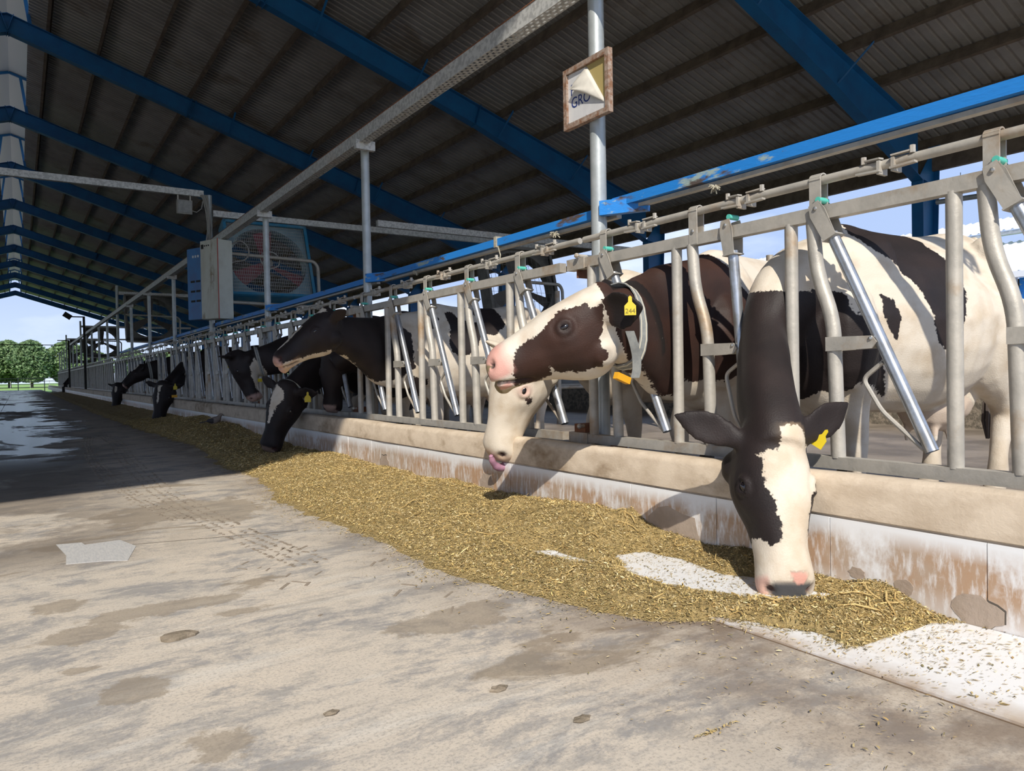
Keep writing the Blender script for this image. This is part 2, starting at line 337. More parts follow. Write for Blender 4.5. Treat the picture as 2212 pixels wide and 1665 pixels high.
# ridge cap: raised pale sheets over the open ridge
b_ = MB()
for s_ in (1, -1): b_.prism([(0, YG0, 10.62), (s_*1.05, YG0, 10.30), (s_*1.05, YG0, 10.292), (0, YG0, 10.61)], (0, YG1-YG0, 0))
b_.build('ridge_cap', 'cap_sheet', roof)
def frame(y, idx, label):
    e = empty('portal_frame', (0, y, 0), label, 'frame', 'blue portal frames')
    for s_ in (1, -1):
        xs = [0.0, 4.0, 8.6, 11.0, 13.75]; dep = [.44, .44, .46, .62, .95]
        top = [zc(x)+.235 for x in xs]; bot = [t_-d for t_, d in zip(top, dep)]
        mb = MB()
        for i in range(len(xs)-1):
            a, b2 = i, i+1
            mb.prism([(s_*xs[a], y-.005, bot[a]), (s_*xs[b2], y-.005, bot[b2]), (s_*xs[b2], y-.005, top[b2]), (s_*xs[a], y-.005, top[a])], (0, .010, 0))
            mb.bar((s_*xs[a], y, bot[a]), (s_*xs[b2], y, bot[b2]), .21, .014); mb.bar((s_*xs[a], y, top[a]), (s_*xs[b2], y, top[b2]), .21, .012)
        rf = mb.build('rafter', 'blue_steel', e)
        for x in (.05, 3.95, 4.05, 8.6):
            mb = MB(); z1 = zc(x)+.22; mb.box((s_*x, y, z1-.21), (.014, .21, .50), Matrix.Rotation(math.atan(SLOPE)*s_, 3, 'Y')); mb.build('splice_plate', 'blue_steel', rf)
        mb = MB(); x0, x1 = 13.75, 14.35
        mb.prism([(s_*x0, y-.005, 0), (s_*(x0+.32), y-.005, 0), (s_*x1, y-.005, zc(x1)+.2), (s_*(x0-.02), y-.005, zc(x0)-.7)], (0, .01, 0))
        mb.bar((s_*(x0-.0), y, 0), (s_*(x0-.02), y, zc(x0)-.72), .21, .014, (1, 0, 0)); mb.bar((s_*(x0+.32), y, 0), (s_*x1, y, zc(x1)+.2), .21, .014, (1, 0, 0))
        mb.bar((s_*x0, y, zc(x0)-.70), (s_*x1, y, zc(x1)-.60), .21, .014)
        mb.build('column', 'blue_steel', e)
        # small frame that lifts the ridge cap
        mb = MB(); mb.bar((s_*.45, y, zc(.45)+.22), (s_*.30, y, 10.45), .08, .08, (0, 1, 0)); mb.bar((0, y, 10.56), (s_*1.0, y, 10.26), .07, .07); mb.bar((s_*.45, y, zc(.45)+.5), (s_*.9, y, 10.28), .06, .06, (0, 1, 0))
        mb.build('ridge_frame', 'blue_steel', e)
    if idx < 4:
        for x in (5.0, 7.1, 9.2, 11.3): mb = MB(); mb.bar((x-.05, y, zc(x)-.22), (x, y-.62, zc(x)+.27), .045, .008); mb.build('fly_brace', 'blue_steel', e)
    return e
ordw = ['over the camera end', 'first in view above the nearest eating cow', 'second in view behind the sign post', 'third in view above the feed fans', 'fourth from the camera', 'fifth from the camera', 'sixth from the camera', 'seventh from the camera', 'eighth from the camera', 'ninth from the camera', 'tenth from the camera', 'last but one before the far gable', 'at the far gable opening']
for k in range(13): frame(k*BAY, k, 'blue steel roof portal frame '+ordw[k])
# eave beams along both sides
for s_, nm in ((1, 'right'), (-1, 'left')):
    b_ = MB(); b_.box((s_*14.3, 41.4, 4.62), (.10, 86.5, .34)); b_.box((s_*14.35, 41.4, 4.05), (.08, 86.5, .16)); tag(b_.build('trim_'+nm, 'purlin'), kind='structure')
# ================================================================== headlock feed fence
FX = 2.797; ZP = 1.612; ZT = 1.474; ZB = .4405; BAYW = .667
PANEL = 3.53
JOINTS = [-.15, 3.38, 6.91, 10.45, 14.0, 17.8, 21.5, 25.2, 28.9, 32.5, 36.1, 39.7, 43.3, 46.9, 50.5, 54.1, 57.7, 61.3, 64.9, 68.5, 72.1]
OFFS = [.648+BAYW*k for k in range(5)]
ORD = ['first', 'second', 'third', 'fourth', 'fifth', 'sixth', 'seventh', 'eighth', 'ninth', 'tenth', 'eleventh', 'twelfth', 'thirteenth']
def arc(pts, n=6, r=.05):
    """polyline with rounded corners"""
    P_ = [Vector(p) for p in pts]; out = [P_[0]]
    for i in range(1, len(P_)-1):
        a, b, c = P_[i-1], P_[i], P_[i+1]; d1 = (a-b); d2 = (c-b); k = min(r, d1.length*.45, d2.length*.45)
        s_, e_ = b+d1.normalized()*k, b+d2.normalized()*k
        for j in range(n+1):
            t = j/n; out.append(s_*(1-t)**2+b*2*t*(1-t)+e_*t*t)
    out.append(P_[-1]); return out
def panel(y0, label, closed=(), detail=True, first=0):
    e = empty('headlock_panel', (FX, y0, 0), label, 'feed fence', 'galvanised headlock panels along the kerb')
    b = MB(); b.box((FX, y0+PANEL/2+.09, ZT), (.050, PANEL-.20, .056)); tr = b.build('top_rail', 'galv', e)
    b = MB(); b.box((FX, y0+PANEL/2+.09, ZB), (.050, PANEL-.20, .050)); b.build('bottom_rail', 'galv', e)
    b = MB(); b.tube([(FX, y0+.02, ZP), (FX, y0+PANEL-.02, ZP)], .0185, 12); b.build('locking_rod', 'galv', e, True)
    # joint sleeve and bolted plates at the near end
    b = MB(); b.box((FX, y0+.035, ZT), (.060, .16, .066)); jn = b.build('joint_sleeve', 'galv', e); b = MB(); b.box((FX, y0+.035, ZB), (.060, .17, .062)); jb = b.build('joint_sleeve', 'galv', e)
    b = MB(); b.box((FX+.07, y0+.04, ZT-.045), (.16, .012, .07)); b.build('clamp_plate', 'rust', jn); b = MB(); b.box((FX+.07, y0+.04, ZB+.055), (.16, .10, .05)); b.build('clamp_plate', 'rust', jb)
    for zz, pj in ((ZT+.045, jn), (ZB+.07, jb)):
        b = MB(); b.tube([(FX-.045, y0+.0, zz), (FX+.14, y0+.0, zz)], .010, 8); b.ball((FX-.045, y0, zz), .016, 8, 5); b.build('clamp_bolt', 'galv', pj)
    for k, of in enumerate(OFFS):
        yb = y0+of
        if k < first: continue
        b = MB(); b.tube([(FX, yb+.133, ZB+.02), (FX, yb+.133, ZT-.02)], .0275, 14); b.build('upright', 'galv', e, True)
        b = MB(); b.tube(arc([(FX, yb+.028, ZT-.02), (FX, yb+.012, 1.235), (FX, yb-.062, 1.03), (FX, yb-.078, ZB+.02)], 6, .09), .029, 14); b.build('bent_upright', 'galv', e, True)
        # strap that carries the locking rod
        st = MB(); W_ = .026
        for sx_ in (-1, 1): st.box((FX+sx_*.024, yb, (ZP+ZT)/2-.012), (.006, 2*W_, ZP-ZT+.024))
        ring = [(FX+.027*math.cos(a)*1, yb, ZP+.0+.027*math.sin(a)) for a in [math.pi*i/8 for i in range(9)]]
        for i in range(8):
            p, q = Vector(ring[i]), Vector(ring[i+1]); st.bar(p, q, 2*W_ if i not in (0, 7) else 2*W_, .006, (q-p).cross(Vector((0, 1, 0))))
        sp = st.build('rod_strap', 'galv', e)
        if detail:
            b = MB(); b.ball((FX-.030, yb, ZT+.040), (.006, .010, .010), 8, 5); b.build('strap_bolt', 'bolt', sp)
        cl = k in closed
        if cl: tp = Vector((FX, yb-.212, ZT+.012)); pv = Vector((FX, yb-.255, .93)); bt = Vector((FX, yb-.30, .47))
        else: tp = Vector((FX, yb-.018, ZT-.0)); pv = None; bt = Vector((FX, yb-.452, .515))
        dr = (bt-tp).normalized(); b = MB()
        b.tube([tp+dr*.10, bt], .0245, 16, False); b.tube([bt, tp+dr*.10], .0215, 16, False); lb = b.build('locking_bar', 'galv_bar', e, True)
        # folded head box that rides on the top rail
        up_ = Vector((1, 0, 0)); sdv = dr.cross(up_).normalized(); hb = MB()
        for sx_ in (-1, 1):
            c0 = tp-dr*.045+up_*sx_*.036; c1 = tp+dr*.115+up_*sx_*.030
            poly = [c0-sdv*.024, c0+sdv*.024, tp+sdv*.036+up_*sx_*.036, c1+dr*.0+sdv*.030, c1-sdv*.030, tp-sdv*.036+up_*sx_*.036]
            hb.prism(poly, up_*sx_*.004)
        c1 = tp+dr*.118; hb.bar(c1-sdv*.034, c1+sdv*.034, .072, .006, dr)
        hd = hb.build('head_box', 'galv', lb)
        if detail:
            b = MB(); b.tube([tp-dr*.036+Vector((-.030, -.012, .022)), tp-dr*.036+Vector((.034, -.012, .022))], .0125, 10); b.build('roller', 'teal', lb, True)
            b = MB(); b.ball(tp-dr*.02+Vector((-.043, 0, 0)), (.006, .009, .009), 8, 5); b.ball((FX-.030, yb-.238, .945), (.012, .010, .010), 8, 5); b.build('pivot_bolt', 'bolt', lb)
        b = MB(); y_a, y_b = yb-.045, yb-.262
        for sx_ in (-1, 1): b.prism([(FX+sx_*.027, y_a, .900), (FX+sx_*.027, y_b+.02, .905), (FX+sx_*.027, y_b, .930), (FX+sx_*.027, y_b+.02, .955), (FX+sx_*.027, y_a, .958)], (sx_*.006, 0, 0))
        b.build('link_plate', 'galv', e)
        sh = (.0 if not cl else .05)
        b = MB(); b.tube(arc([(FX, yb-.268, .850), (FX, yb-.186+sh*.2, .785), (FX, yb-.262, .66), (FX, bt.y+.03, .520)] if not cl else [(FX, yb-.262, .87), (FX, yb-.170, .81), (FX, yb-.215, .62), (FX, yb-.285, .50)], 5, .03), .0095, 8); b.build('guide_rod', 'galv', e, True)
        # sliding latch clamp on the locking rod
        cp = MB(); yc = yb-.30
        for sy in (-1, 1):
            cp.box((FX-.001, yc+sy*.028, ZP-.012), (.058, .012, .052)); cp.bar((FX-.026, yc+sy*.020, ZP-.026), (FX-.026, yc+sy*.115, ZP-.022), .024, .008); cp.bar((FX-.02, yc+sy*.02, ZP+.022), (FX-.005, yc+sy*.10, ZP+.028), .026, .006)
            cp.tube([(FX-.012, yc+sy*.095, ZP+.016), (FX-.012, yc+sy*.095, ZP+.044)], .011, 6)
        cp.build('latch_clamp', 'galv', e)
    return e
plab = ['headlock panel nearest the camera holding the two biggest cows', 'headlock panel just beyond the sign post with the tongue-licking cow', 'headlock panel between the second and third posts beyond the sign', 'headlock panel just before the post with the electric cabinets', 'headlock panel just beyond the electric cabinet post', 'headlock panel at the second thin post beyond the cabinets', 'headlock panel at the third thin post beyond the cabinets', 'headlock panel just before the far fan post']
panels = []
for i in range(8):
    panels.append(panel(JOINTS[i], 'galvanised '+plab[i], closed=((3,) if i == 0 else ()), detail=i < 4))
# far panels: one mesh each, too small in the photo to show parts
fm = None
for i in range(8, len(JOINTS)-1):
    y0 = JOINTS[i]; lab = 'far galvanised headlock panel in the dim end of the row'
    if fm is None:
        b = MB(); b.box((FX, y0+1.8, ZT), (.05, 3.6, .056)); b.box((FX, y0+1.8, ZB), (.05, 3.6, .05)); b.box((FX, y0+1.8, ZP), (.035, 3.6, .035))
        for of in OFFS:
            b.box((FX, y0+of+.133, .96), (.05, .05, 1.0)); b.box((FX, y0+of-.02, .96), (.05, .05, 1.0)); b.bar((FX, y0+of, ZT), (FX, y0+of-.45, .52), .045, .045, (1, 0, 0)); b.box((FX, y0+of, 1.54), (.05, .05, .16))
        fm = b.build('far_headlock_panel', 'galv', base=(FX, y0, 0)); o = fm
    else:
        o = fm.copy(); COL.objects.link(o); o.location = (FX, y0, 0)
    tag(o, 'far galvanised headlock panel, '+ORD[i-8]+' beyond the tall far fan post', 'feed fence', 'far headlock panels')

# ------------------------------------------------------------------ posts, gutter channel, neck rail
PX = 2.93; THICK = {3.38: 4.15, 14.0: 4.12, 28.9: 4.12, 46.9: 4.12, 61.3: 4.12}
plabs = {3.38: 'thick round steel post carrying the peeling sign', 6.91: 'thin round steel post beside the raised black cow head', 10.45: 'thin round steel post in front of the blue fan', 14.0: 'thick round steel post behind the electric cabinets', 17.8: 'thin steel post left of the blue cabinet', 21.5: 'second thin steel post left of the blue cabinet', 25.2: 'third thin steel post left of the blue cabinet', 28.9: 'tall thick steel post by the dusty fan'}
for i, y in enumerate(JOINTS):
    tall = y in THICK
    h_ = THICK.get(y, 3.26); r_ = .048 if tall else .042
    if i == 0: continue
    lab = plabs.get(y) or 'far steel post, '+ORD[i-9]+' beyond the tall far fan post'
    e = empty('fence_post', (PX, y, 0), lab, 'post', 'round steel posts along the feed fence')
    b = MB(); b.tube([(PX, y, .1), (PX, y, h_)], r_, 20 if i < 5 else 10); b.build('post_tube', 'galv_cool', e, True)
    b = MB(); b.box((PX, y, .376), (.22, .2, .012)); b.build('base_plate', 'rust', e)
    if not tall and i < 9: b = MB(); b.box((PX-.05, y-.12, 3.09), (.20, .05, .09)); b.build('channel_bracket', 'galv_spangle', e)
# perforated galvanised channel on top of the posts, one length per bay of posts
M['hole'] = mat('slot_shadow', (.02, .018, .015), .9)
CX = 2.86
def channel(y0, y1, label, holes=True):
    e = empty('perforated_channel', (CX, y0, 3.1), label, 'channel beam', 'perforated channel lengths on the posts')
    y1 -= .006; L_ = y1-y0
    b = MB(); b.box((CX-.045, (y0+y1)/2, 3.165), (.004, L_, .115)); b.box((CX+.045, (y0+y1)/2, 3.165), (.004, L_, .115)); b.build('side_wall', 'galv_spangle', e)
    b = MB(); b.box((CX-.040, (y0+y1)/2, 3.226), (.022, L_, .007)); b.build('top_lip', 'rust', e)
    # bottom with real slots: strips between rows of slots
    b = MB(); rows = [-.032, 0, .032]; z = 3.108
    if holes:
        b.box((CX-.0455, (y0+y1)/2, z), (.008, L_, .004)); b.box((CX+.0455, (y0+y1)/2, z), (.008, L_, .004))
        for a in (-.016, .016): b.box((CX+a, (y0+y1)/2, z), (.012, L_, .004))
        pit = .06; n_ = int(L_/pit)
        for ri, rx in enumerate(rows):
            for k in range(n_+1):
                yy = y0+k*pit+(pit/2 if ri == 1 else 0)
                if yy < y1-.02: b.box((CX+rx*1.0, yy+.0, z), (.021, .030, .0036))
    else: b.box((CX, (y0+y1)/2, z), (.09, L_, .004))
    b.build('slotted_base', 'galv_spangle', e)
    return e
clabs = ['nearest length of perforated channel, running up past the sign post', 'perforated channel length between the first and second thin posts', 'perforated channel length passing behind the electric cabinets', 'perforated channel length just left of the blue cabinet', 'second perforated channel length left of the blue cabinet', 'third perforated channel length left of the blue cabinet', 'perforated channel length reaching the far fan post']
chj = [-.15]+[3.40, 6.84]+JOINTS[3:9]
channel(-.15, 6.84, clabs[0])
for i in range(1, 7): channel(([6.84]+JOINTS[3:9])[i-1], ([6.84]+JOINTS[3:9])[i], clabs[i], holes=i < 3)
for i in range(8, 16): channel(JOINTS[i], JOINTS[i+1], 'far perforated channel length, '+ORD[i-8]+' beyond the tall far fan post', False)
# blue neck rail behind the posts
BX = 2.99; ZBL = 1.80
def rail(y0, y1, z0, z1, label):
    e = empty('neck_rail', (BX, y0, z0), label, 'rail', 'weathered blue neck rails')
    b = MB(); b.bar((BX, y0, z0), (BX, y1, z1), .052, .054); b.build('rail_tube', 'blue_faded', e)
    b = MB(); b.bar((BX+.03, y0+.1, z0-.040), (BX+.03, y1-.02, z1-.040), .04, .02); b.build('rail_underside', 'galv', e)
    return e
rail(-.4, 3.30, 1.815, 1.835, 'weathered blue neck rail nearest the camera, at the upper right')
rail(3.20, 6.75, 1.802, 1.802, 'weathered blue neck rail crossing behind the sign post')
rail(6.75, 10.30, 1.80, 1.80, 'weathered blue neck rail below the large blue fan')
rail(10.30, 14.0, 1.79, 1.80, 'weathered blue neck rail below the electric cabinets')
for k, (y0, y1) in enumerate(((14.0, 17.8), (17.8, 21.5), (21.5, 25.2), (25.2, 28.9))): rail(y0, y1, 1.79, 1.79, 'weathered blue neck rail, '+ORD[k]+' length beyond the electric cabinets')
for y, nm in ((3.38, 'sign post'), (6.91, 'second post'), (10.45, 'third post')):
    b = MB(); b.bar((PX-.03, y-.05, 1.80), (BX+.06, y-.30, 1.80), .05, .085, (0, 0, 1)); tag(b.build('rail_bracket', 'blue_faded', base=(PX, y, 1.8)), 'blue angled rail bracket fixed to the '+nm, 'bracket', 'blue rail brackets')
# rope scraps tied to the blue rail
M['rope'] = mat('frayed_rope', (.45, .42, .33), .95, 0, (.32, .29, .22), 30, .4, .6)
for j, (y, z, lab) in enumerate(((2.52, 1.755, 'frayed rope knot under the nearest blue rail'), (3.86, 1.745, 'frayed rope knot left of the sign post'), (5.9, 1.745, 'frayed rope knot near the raised black cow'), )):
    b = MB(); r_ = random.Random(j)
    for k in range(22):
        a = Vector((BX-.03, y, z)); d = Vector((r_.uniform(-1, 1), r_.uniform(-1, 1), r_.uniform(-1, .6)))*.028; b.tube([a, a+d*.5+Vector((0, 0, .008)), a+d], .004, 5)
    tag(b.build('rope_knot', 'rope', base=(BX-.03, y, z)), lab, 'rope', 'rope scraps on the neck rail')
b = MB(); b.bar((BX, 4.58, 1.765), (BX, 4.58, 1.845), .075, .03, (0, 1, 0)); b.tube([(BX-.03, 4.55, 1.77), (BX-.028, 4.52, 1.70), (BX-.03, 4.53, 1.655)], .005, 6); tag(b.build('rope_tie', 'rope', base=(BX, 4.58, 1.8)), 'pale rope loop wrapped around the blue rail left of the sign', 'rope')
# ================================================================== feed heap, crumbs, mud
_oy = [1.10, 1.19, 1.215, 1.54, 1.79, 2.07, 2.5, 2.8, 3.3, 3.9, 4.3, 4.9, 6.2, 7.5, 9.8, 13.8, 21.9, 40, 60]
_ox = [2.52, 2.37, 2.05, 1.92, 1.76, 1.66, 1.55, 1.46, 1.52, 1.51, 1.5, 1.48, 1.62, 1.62, 1.80, 1.66, 1.60, 1.7, 1.8]
_ky = [1.2, 1.32, 1.6, 1.9, 2.16, 2.5, 2.8, 3.13, 3.5, 3.9, 5.0, 5.9, 7.1, 8.0, 9.5, 11.4, 14.4, 20, 40, 60]
_kz = [.0, .035, .055, .09, .135, .145, .085, .092, .070, .055, .035, .045, .05, .04, .09, .15, .11, .10, .09, .08]
MOUNDS = [(2.30, 3.36, .045, .16), (2.36, 2.95, .03, .17), (2.40, 2.62, .03, .16), (2.36, 2.12, .02, .15), (2.25, 1.45, .035, .18), (2.1, 3.0, .03, .3), (1.95, 3.9, .035, .35), (2.3, 4.3, .05, .3), (2.1, 5.3, .05, .4), (2.2, 6.6, .06, .4), (2.15, 8.6, .07, .5), (2.1, 10.6, .08, .6), (2.2, 12.6, .10, .6)]
PATCHES = [[(2.21, 2.47), (2.36, 2.42), (2.375, 2.21), (2.33, 1.97), (2.39, 1.84), (2.42, 1.56), (2.28, 1.55), (2.12, 1.70), (2.02, 1.96), (2.04, 2.19)], [(1.93, 2.775), (2.03, 2.72), (2.06, 2.40), (1.96, 2.39), (1.93, 2.6)], [(2.02, 3.24), (2.10, 3.22), (2.10, 3.08), (2.03, 3.10)]]
def vnoise(x, y, seed=0):
    def hsh(i, j): v = np.sin(i*127.1+j*311.7+seed*74.7)*43758.5453; return v-np.floor(v)
    i = np.floor(x); j = np.floor(y); f = x-i; g = y-j; f = f*f*(3-2*f); g = g*g*(3-2*g)
    return (hsh(i, j)*(1-f)+hsh(i+1, j)*f)*(1-g)+(hsh(i, j+1)*(1-f)+hsh(i+1, j+1)*f)*g
def feed_h(X, Y):
    xo = np.interp(Y, _oy, _ox)+.10*(vnoise(Y*5, X*3)-.5)+.05*(vnoise(Y*17, X*11, 3)-.5); kz = np.interp(Y, _ky, _kz)
    t = np.clip((X-xo)/(2.5-xo+1e-6), -.3, 1); base = np.where(t > 0, kz*t**1.3+.028*np.clip(t*7, 0, 1), t*.06)
    for mx, my, mh, mr in MOUNDS: base = base+np.where(t > 0, np.clip(t*4, 0, 1), 0)*mh*np.exp(-((X-mx)**2*1.6+(Y-my)**2)/mr**2)
    base = base+np.where(t > .05, .022*(vnoise(X*7, Y*7, 5)-.4)+.012*(vnoise(X*22, Y*22, 8)-.5), 0)
    for P in PATCHES:
        d = sdf0(X, Y, P)+.03*(vnoise(X*16, Y*16, 2)-.5); base = np.minimum(base, (-d+.003)*.55)
    base = np.where(base > 0, base*np.clip((Y-1.13)/.25, 0, 1), base); return np.where(Y < 1.13, np.minimum(base, -.02), base)
def sdf0(px, py, poly):
    P = np.array(poly, float); d = np.full(px.shape, 1e9); ins = np.zeros(px.shape, bool); n = len(P)
    for i in range(n):
        ax, ay = P[i]; bx, by = P[(i+1) % n]; ex, ey = bx-ax, by-ay
        t = np.clip(((px-ax)*ex+(py-ay)*ey)/(ex*ex+ey*ey+1e-12), 0, 1); d = np.minimum(d, np.hypot(px-ax-t*ex, py-ay-t*ey))
        ins ^= ((ay > py) != (by > py)) & (px < (bx-ax)*(py-ay)/(by-ay+1e-12)+ax)
    return np.where(ins, d, -d)
def np_mesh(name, co, faces, material, attr=None):
    me = bpy.data.meshes.new(name); co = np.asarray(co, np.float32); faces = np.asarray(faces, np.int32); k = faces.shape[1]
    me.vertices.add(len(co)); me.vertices.foreach_set('co', co.ravel()); me.loops.add(faces.size); me.loops.foreach_set('vertex_index', faces.ravel())
    me.polygons.add(len(faces)); me.polygons.foreach_set('loop_start', np.arange(0, faces.size, k, dtype=np.int32)); me.polygons.foreach_set('loop_total', np.full(len(faces), k, np.int32)); me.update(calc_edges=True)
    if attr is not None: a = me.attributes.new('shade', 'FLOAT_COLOR', 'POINT'); a.data.foreach_set('color', np.asarray(attr, np.float32).ravel())
    me.materials.append(M[material]); o = bpy.data.objects.new(name, me); COL.objects.link(o); return o
def attr_mat(name, rough=.85):
    m = bpy.data.materials.new(name); m.use_nodes = True; n = m.node_tree.nodes; a = n.new('ShaderNodeAttribute'); a.attribute_name = 'shade'; p = n['Principled BSDF']; m.node_tree.links.new(a.outputs['Color'], p.inputs['Base Color']); p.inputs['Roughness'].default_value = rough; return m
M['feed'] = mat('chopped_feed', (.38, .275, .11), .9, 0, (.19, .14, .058), 60, .38, .62, .8, 110, col3=(.48, .36, .16), scale3=24, lo3=.45, hi3=.7)
M['flake'] = attr_mat('feed_flakes')
xs = np.arange(1.28, 2.5001, .02); ysn = np.concatenate([np.arange(1.0, 9, .02), np.arange(9, 20, .05), np.arange(20, 60, .2)])
GX, GY = np.meshgrid(xs, ysn); HZ = feed_h(GX, GY); nx_ = len(xs)
idx = np.arange(GX.size).reshape(GX.shape); keep = (np.maximum.reduce([HZ[:-1, :-1], HZ[1:, :-1], HZ[:-1, 1:], HZ[1:, 1:]]) > -.004)
fc = np.stack([idx[:-1, :-1][keep], idx[:-1, 1:][keep], idx[1:, 1:][keep], idx[1:, :-1][keep]], 1)
heap = np_mesh('feed_heap', np.stack([GX.ravel(), GY.ravel(), HZ.ravel()+.002], 1), fc, 'feed')
for p in heap.data.polygons: p.use_smooth = True
tag(heap, 'golden chopped silage heaped along the white tiled kerb', 'feed', kind='stuff')
PALETTE = np.array([(.62, .46, .18), (.53, .38, .14), (.42, .30, .11), (.70, .56, .28), (.29, .22, .085), (.18, .14, .055), (.57, .42, .17), (.44, .29, .11), (.72, .60, .35), (.25, .21, .08), (.36, .27, .11)])
def flakes(n, y0, y1, lmin, lmax, wfac, pdf=1.0, spread=True):
    Y = y0+(y1-y0)*rng.random(n)**pdf; X = 1.15+1.36*rng.random(n); Hh = feed_h(X, Y)
    on = Hh > .002; loose = (~on) & (rng.random(n) < .55*np.exp(np.minimum(Hh, 0)/.0035)*(Y > 1.1)+.010*np.clip((X-1.2)/.5, .15, 1)*np.where(X > 1.9, 2.6, 1)+.07*((X > 1.92) & (Y > 1.5) & (Y < 2.9))+.075*np.exp(-((X-2.2)/.22)**2-((Y-1.12)/.14)**2)); k = on | loose
    X, Y, Hh, on = X[k], Y[k], np.maximum(Hh[k], .004), on[k]; m = len(X)
    L = (lmin+(lmax-lmin)*rng.random(m)**2.2)/2; Wd = L*wfac*(.5+rng.random(m)); Wd = np.clip(Wd, .0011, .005); az = rng.random(m)*2*np.pi; el = np.where(on, rng.normal(0, .42, m), rng.normal(0, .06, m)); ro = np.where(on, rng.normal(0, .6, m), rng.normal(0, .12, m))
    d = np.stack([np.cos(az)*np.cos(el), np.sin(az)*np.cos(el), np.sin(el)], 1); s = np.stack([-np.sin(az)*np.cos(ro), np.cos(az)*np.cos(ro), np.sin(ro)], 1)
    c = np.stack([X, Y, Hh+np.where(on, .003+.007*rng.random(m), .0025)], 1); up = np.cross(d, s)*(.12*L)[:, None]
    d = d*L[:, None]; s = s*Wd[:, None]
    co = np.stack([c-d-s*.6, c-s+up, c+d-s*.3, c+d+s*.5, c+s+up, c-d+s*.5], 1).reshape(-1, 3)
    b = np.arange(m)[:, None]*6; f = np.concatenate([b+np.array([[0, 1, 4, 5]]), b+np.array([[1, 2, 3, 4]])]); co[:, 2] = np.maximum(co[:, 2], .0105*(co[:, 0] > 1.893)*(1)+.0008)
    col = PALETTE[rng.integers(0, len(PALETTE), m)]*(.75+.5*rng.random(m))[:, None]; col = np.concatenate([col, np.ones((m, 1))], 1); return co, f, np.repeat(col, 6, 0)
parts_ = [flakes(300000, .80, 7.5, .004, .019, .26, 1.4), flakes(52000, 6.5, 16, .012, .034, .28, 1.2), flakes(1500, 1.1, 6, .03, .085, .05)]
off = 0; CO = []; FF = []; CC = []
for co_, f_, c_ in parts_: CO.append(co_); FF.append(f_+off); CC.append(c_); off += len(co_)
fk = np_mesh('feed_flakes', np.concatenate(CO), np.concatenate(FF), 'flake', np.concatenate(CC)); tag(fk, 'loose straw and grain bits scattered over the feed heap', 'feed', kind='stuff')
# long stalks
b = MB(); rs_ = random.Random(4)
for k in range(120):
    y = 1.3+5.5*rs_.random()**1.6; x = 1.75+.7*rs_.random(); a = rs_.uniform(0, 6.28); L_ = rs_.uniform(.04, .14); pts = []
    hh = float(feed_h(np.array([x]), np.array([y]))[0])
    if hh < .008: continue
    for j in range(4):
        t = j/3-.5; px, py = x+math.cos(a)*L_*t+.012*math.sin(j*2+a), y+math.sin(a)*L_*t; pz = max(float(feed_h(np.array([px]), np.array([py]))[0]), .004); pts.append((px, min(px, 9)*0+py, pz+.013+.006*math.sin(3*t))) if px < 2.49 else None
    if len(pts) > 2: b.tube(pts, .0022+.0012*rs_.random(), 5)
M['stalk'] = mat('dry_stalk', (.60, .45, .19), .8, 0, (.42, .28, .10), 20, .4, .6)
tag(b.build('feed_stalks', 'stalk', smooth=True), 'long dry stalks lying on the feed heap', 'feed', kind='stuff')
# muck on top of the kerb behind the lip
M['muck'] = mat('wet_muck', (.035, .027, .018), .55, 0, (.09, .065, .03), 18, .45, .65, .8, 50)
ysk = np.arange(.2, 30, .05); prof_ = [(2.635, .420), (2.67, .402), (2.72, .388), (2.80, .384), (2.895, .380)]
V_ = []; n_ = len(prof_)
for y in ysk:
    for x, z in prof_: V_.append((x+.012*math.sin(y*9+x*30), y, z+.012*float(vnoise(np.array([x*25]), np.array([y*14]), 6)[0])))
ii = np.arange(len(V_)).reshape(len(ysk), n_); fq = np.stack([ii[:-1, :-1].ravel(), ii[:-1, 1:].ravel(), ii[1:, 1:].ravel(), ii[1:, :-1].ravel()], 1)
mk = np_mesh('muck_strip', np.array(V_), fq, 'muck'); tag(mk, 'dark wet muck along the kerb top under the bottom rail', 'muck', kind='stuff')
# tyre tracks of thin mud
M['mud'] = mat('dried_mud', (.31, .26, .20), .9, 0, (.25, .205, .16), 30, .4, .6)
b = MB(); rt = random.Random(9)
for path, wid in (([(1.06, 12.9), (1.05, 10.7), (.93, 8.8), (.89, 7.2), (.86, 6.0), (.90, 4.9), (.97, 4.0), (1.08, 3.1)], .20), ([(.86, 12.6), (.72, 11.0), (.63, 8.8), (.61, 7.0), (.68, 5.6), (.80, 4.6)], .14)):
    S = spline0(path, 60) if 'spline0' in globals() else None
    P_ = np.array(path); seg = []
    for i in range(len(P_)-1):
        for t in np.linspace(0, 1, 44, endpoint=False): seg.append(P_[i]*(1-t)+P_[i+1]*t)
    seg = np.array(seg); ker = np.ones(31)/31; seg = np.stack([np.convolve(np.pad(seg[:, k], 15, 'edge'), ker, 'valid') for k in (0, 1)], 1)
    for i in range(0, len(seg)-1):
        for k in range(4):
            if rt.random() < .5: continue
            o_ = (k-1.5)/1.5*wid/2*.8; x, y = seg[i]; b.box((x+o_+rt.uniform(-.006, .006), y, .0012), (.016*rt.uniform(.4, 1.2), .030*rt.uniform(.4, 1.1), .0016), Matrix.Rotation(rt.uniform(-.5, .5)+(.5 if k % 2 else -.5), 3, 'Z'))
for k in range(26):       # chevrons dropped off a turning tyre
    a = rt.choice((.62, -.75)); cx, cy = 1.02+rt.uniform(-.3, .35), 2.95+rt.uniform(-.7, 1.0); b.box((cx, cy, .0012), (rt.uniform(.007, .015), rt.uniform(.02, .09), .0016), Matrix.Rotation(a+rt.uniform(-.15, .15), 3, 'Z'))
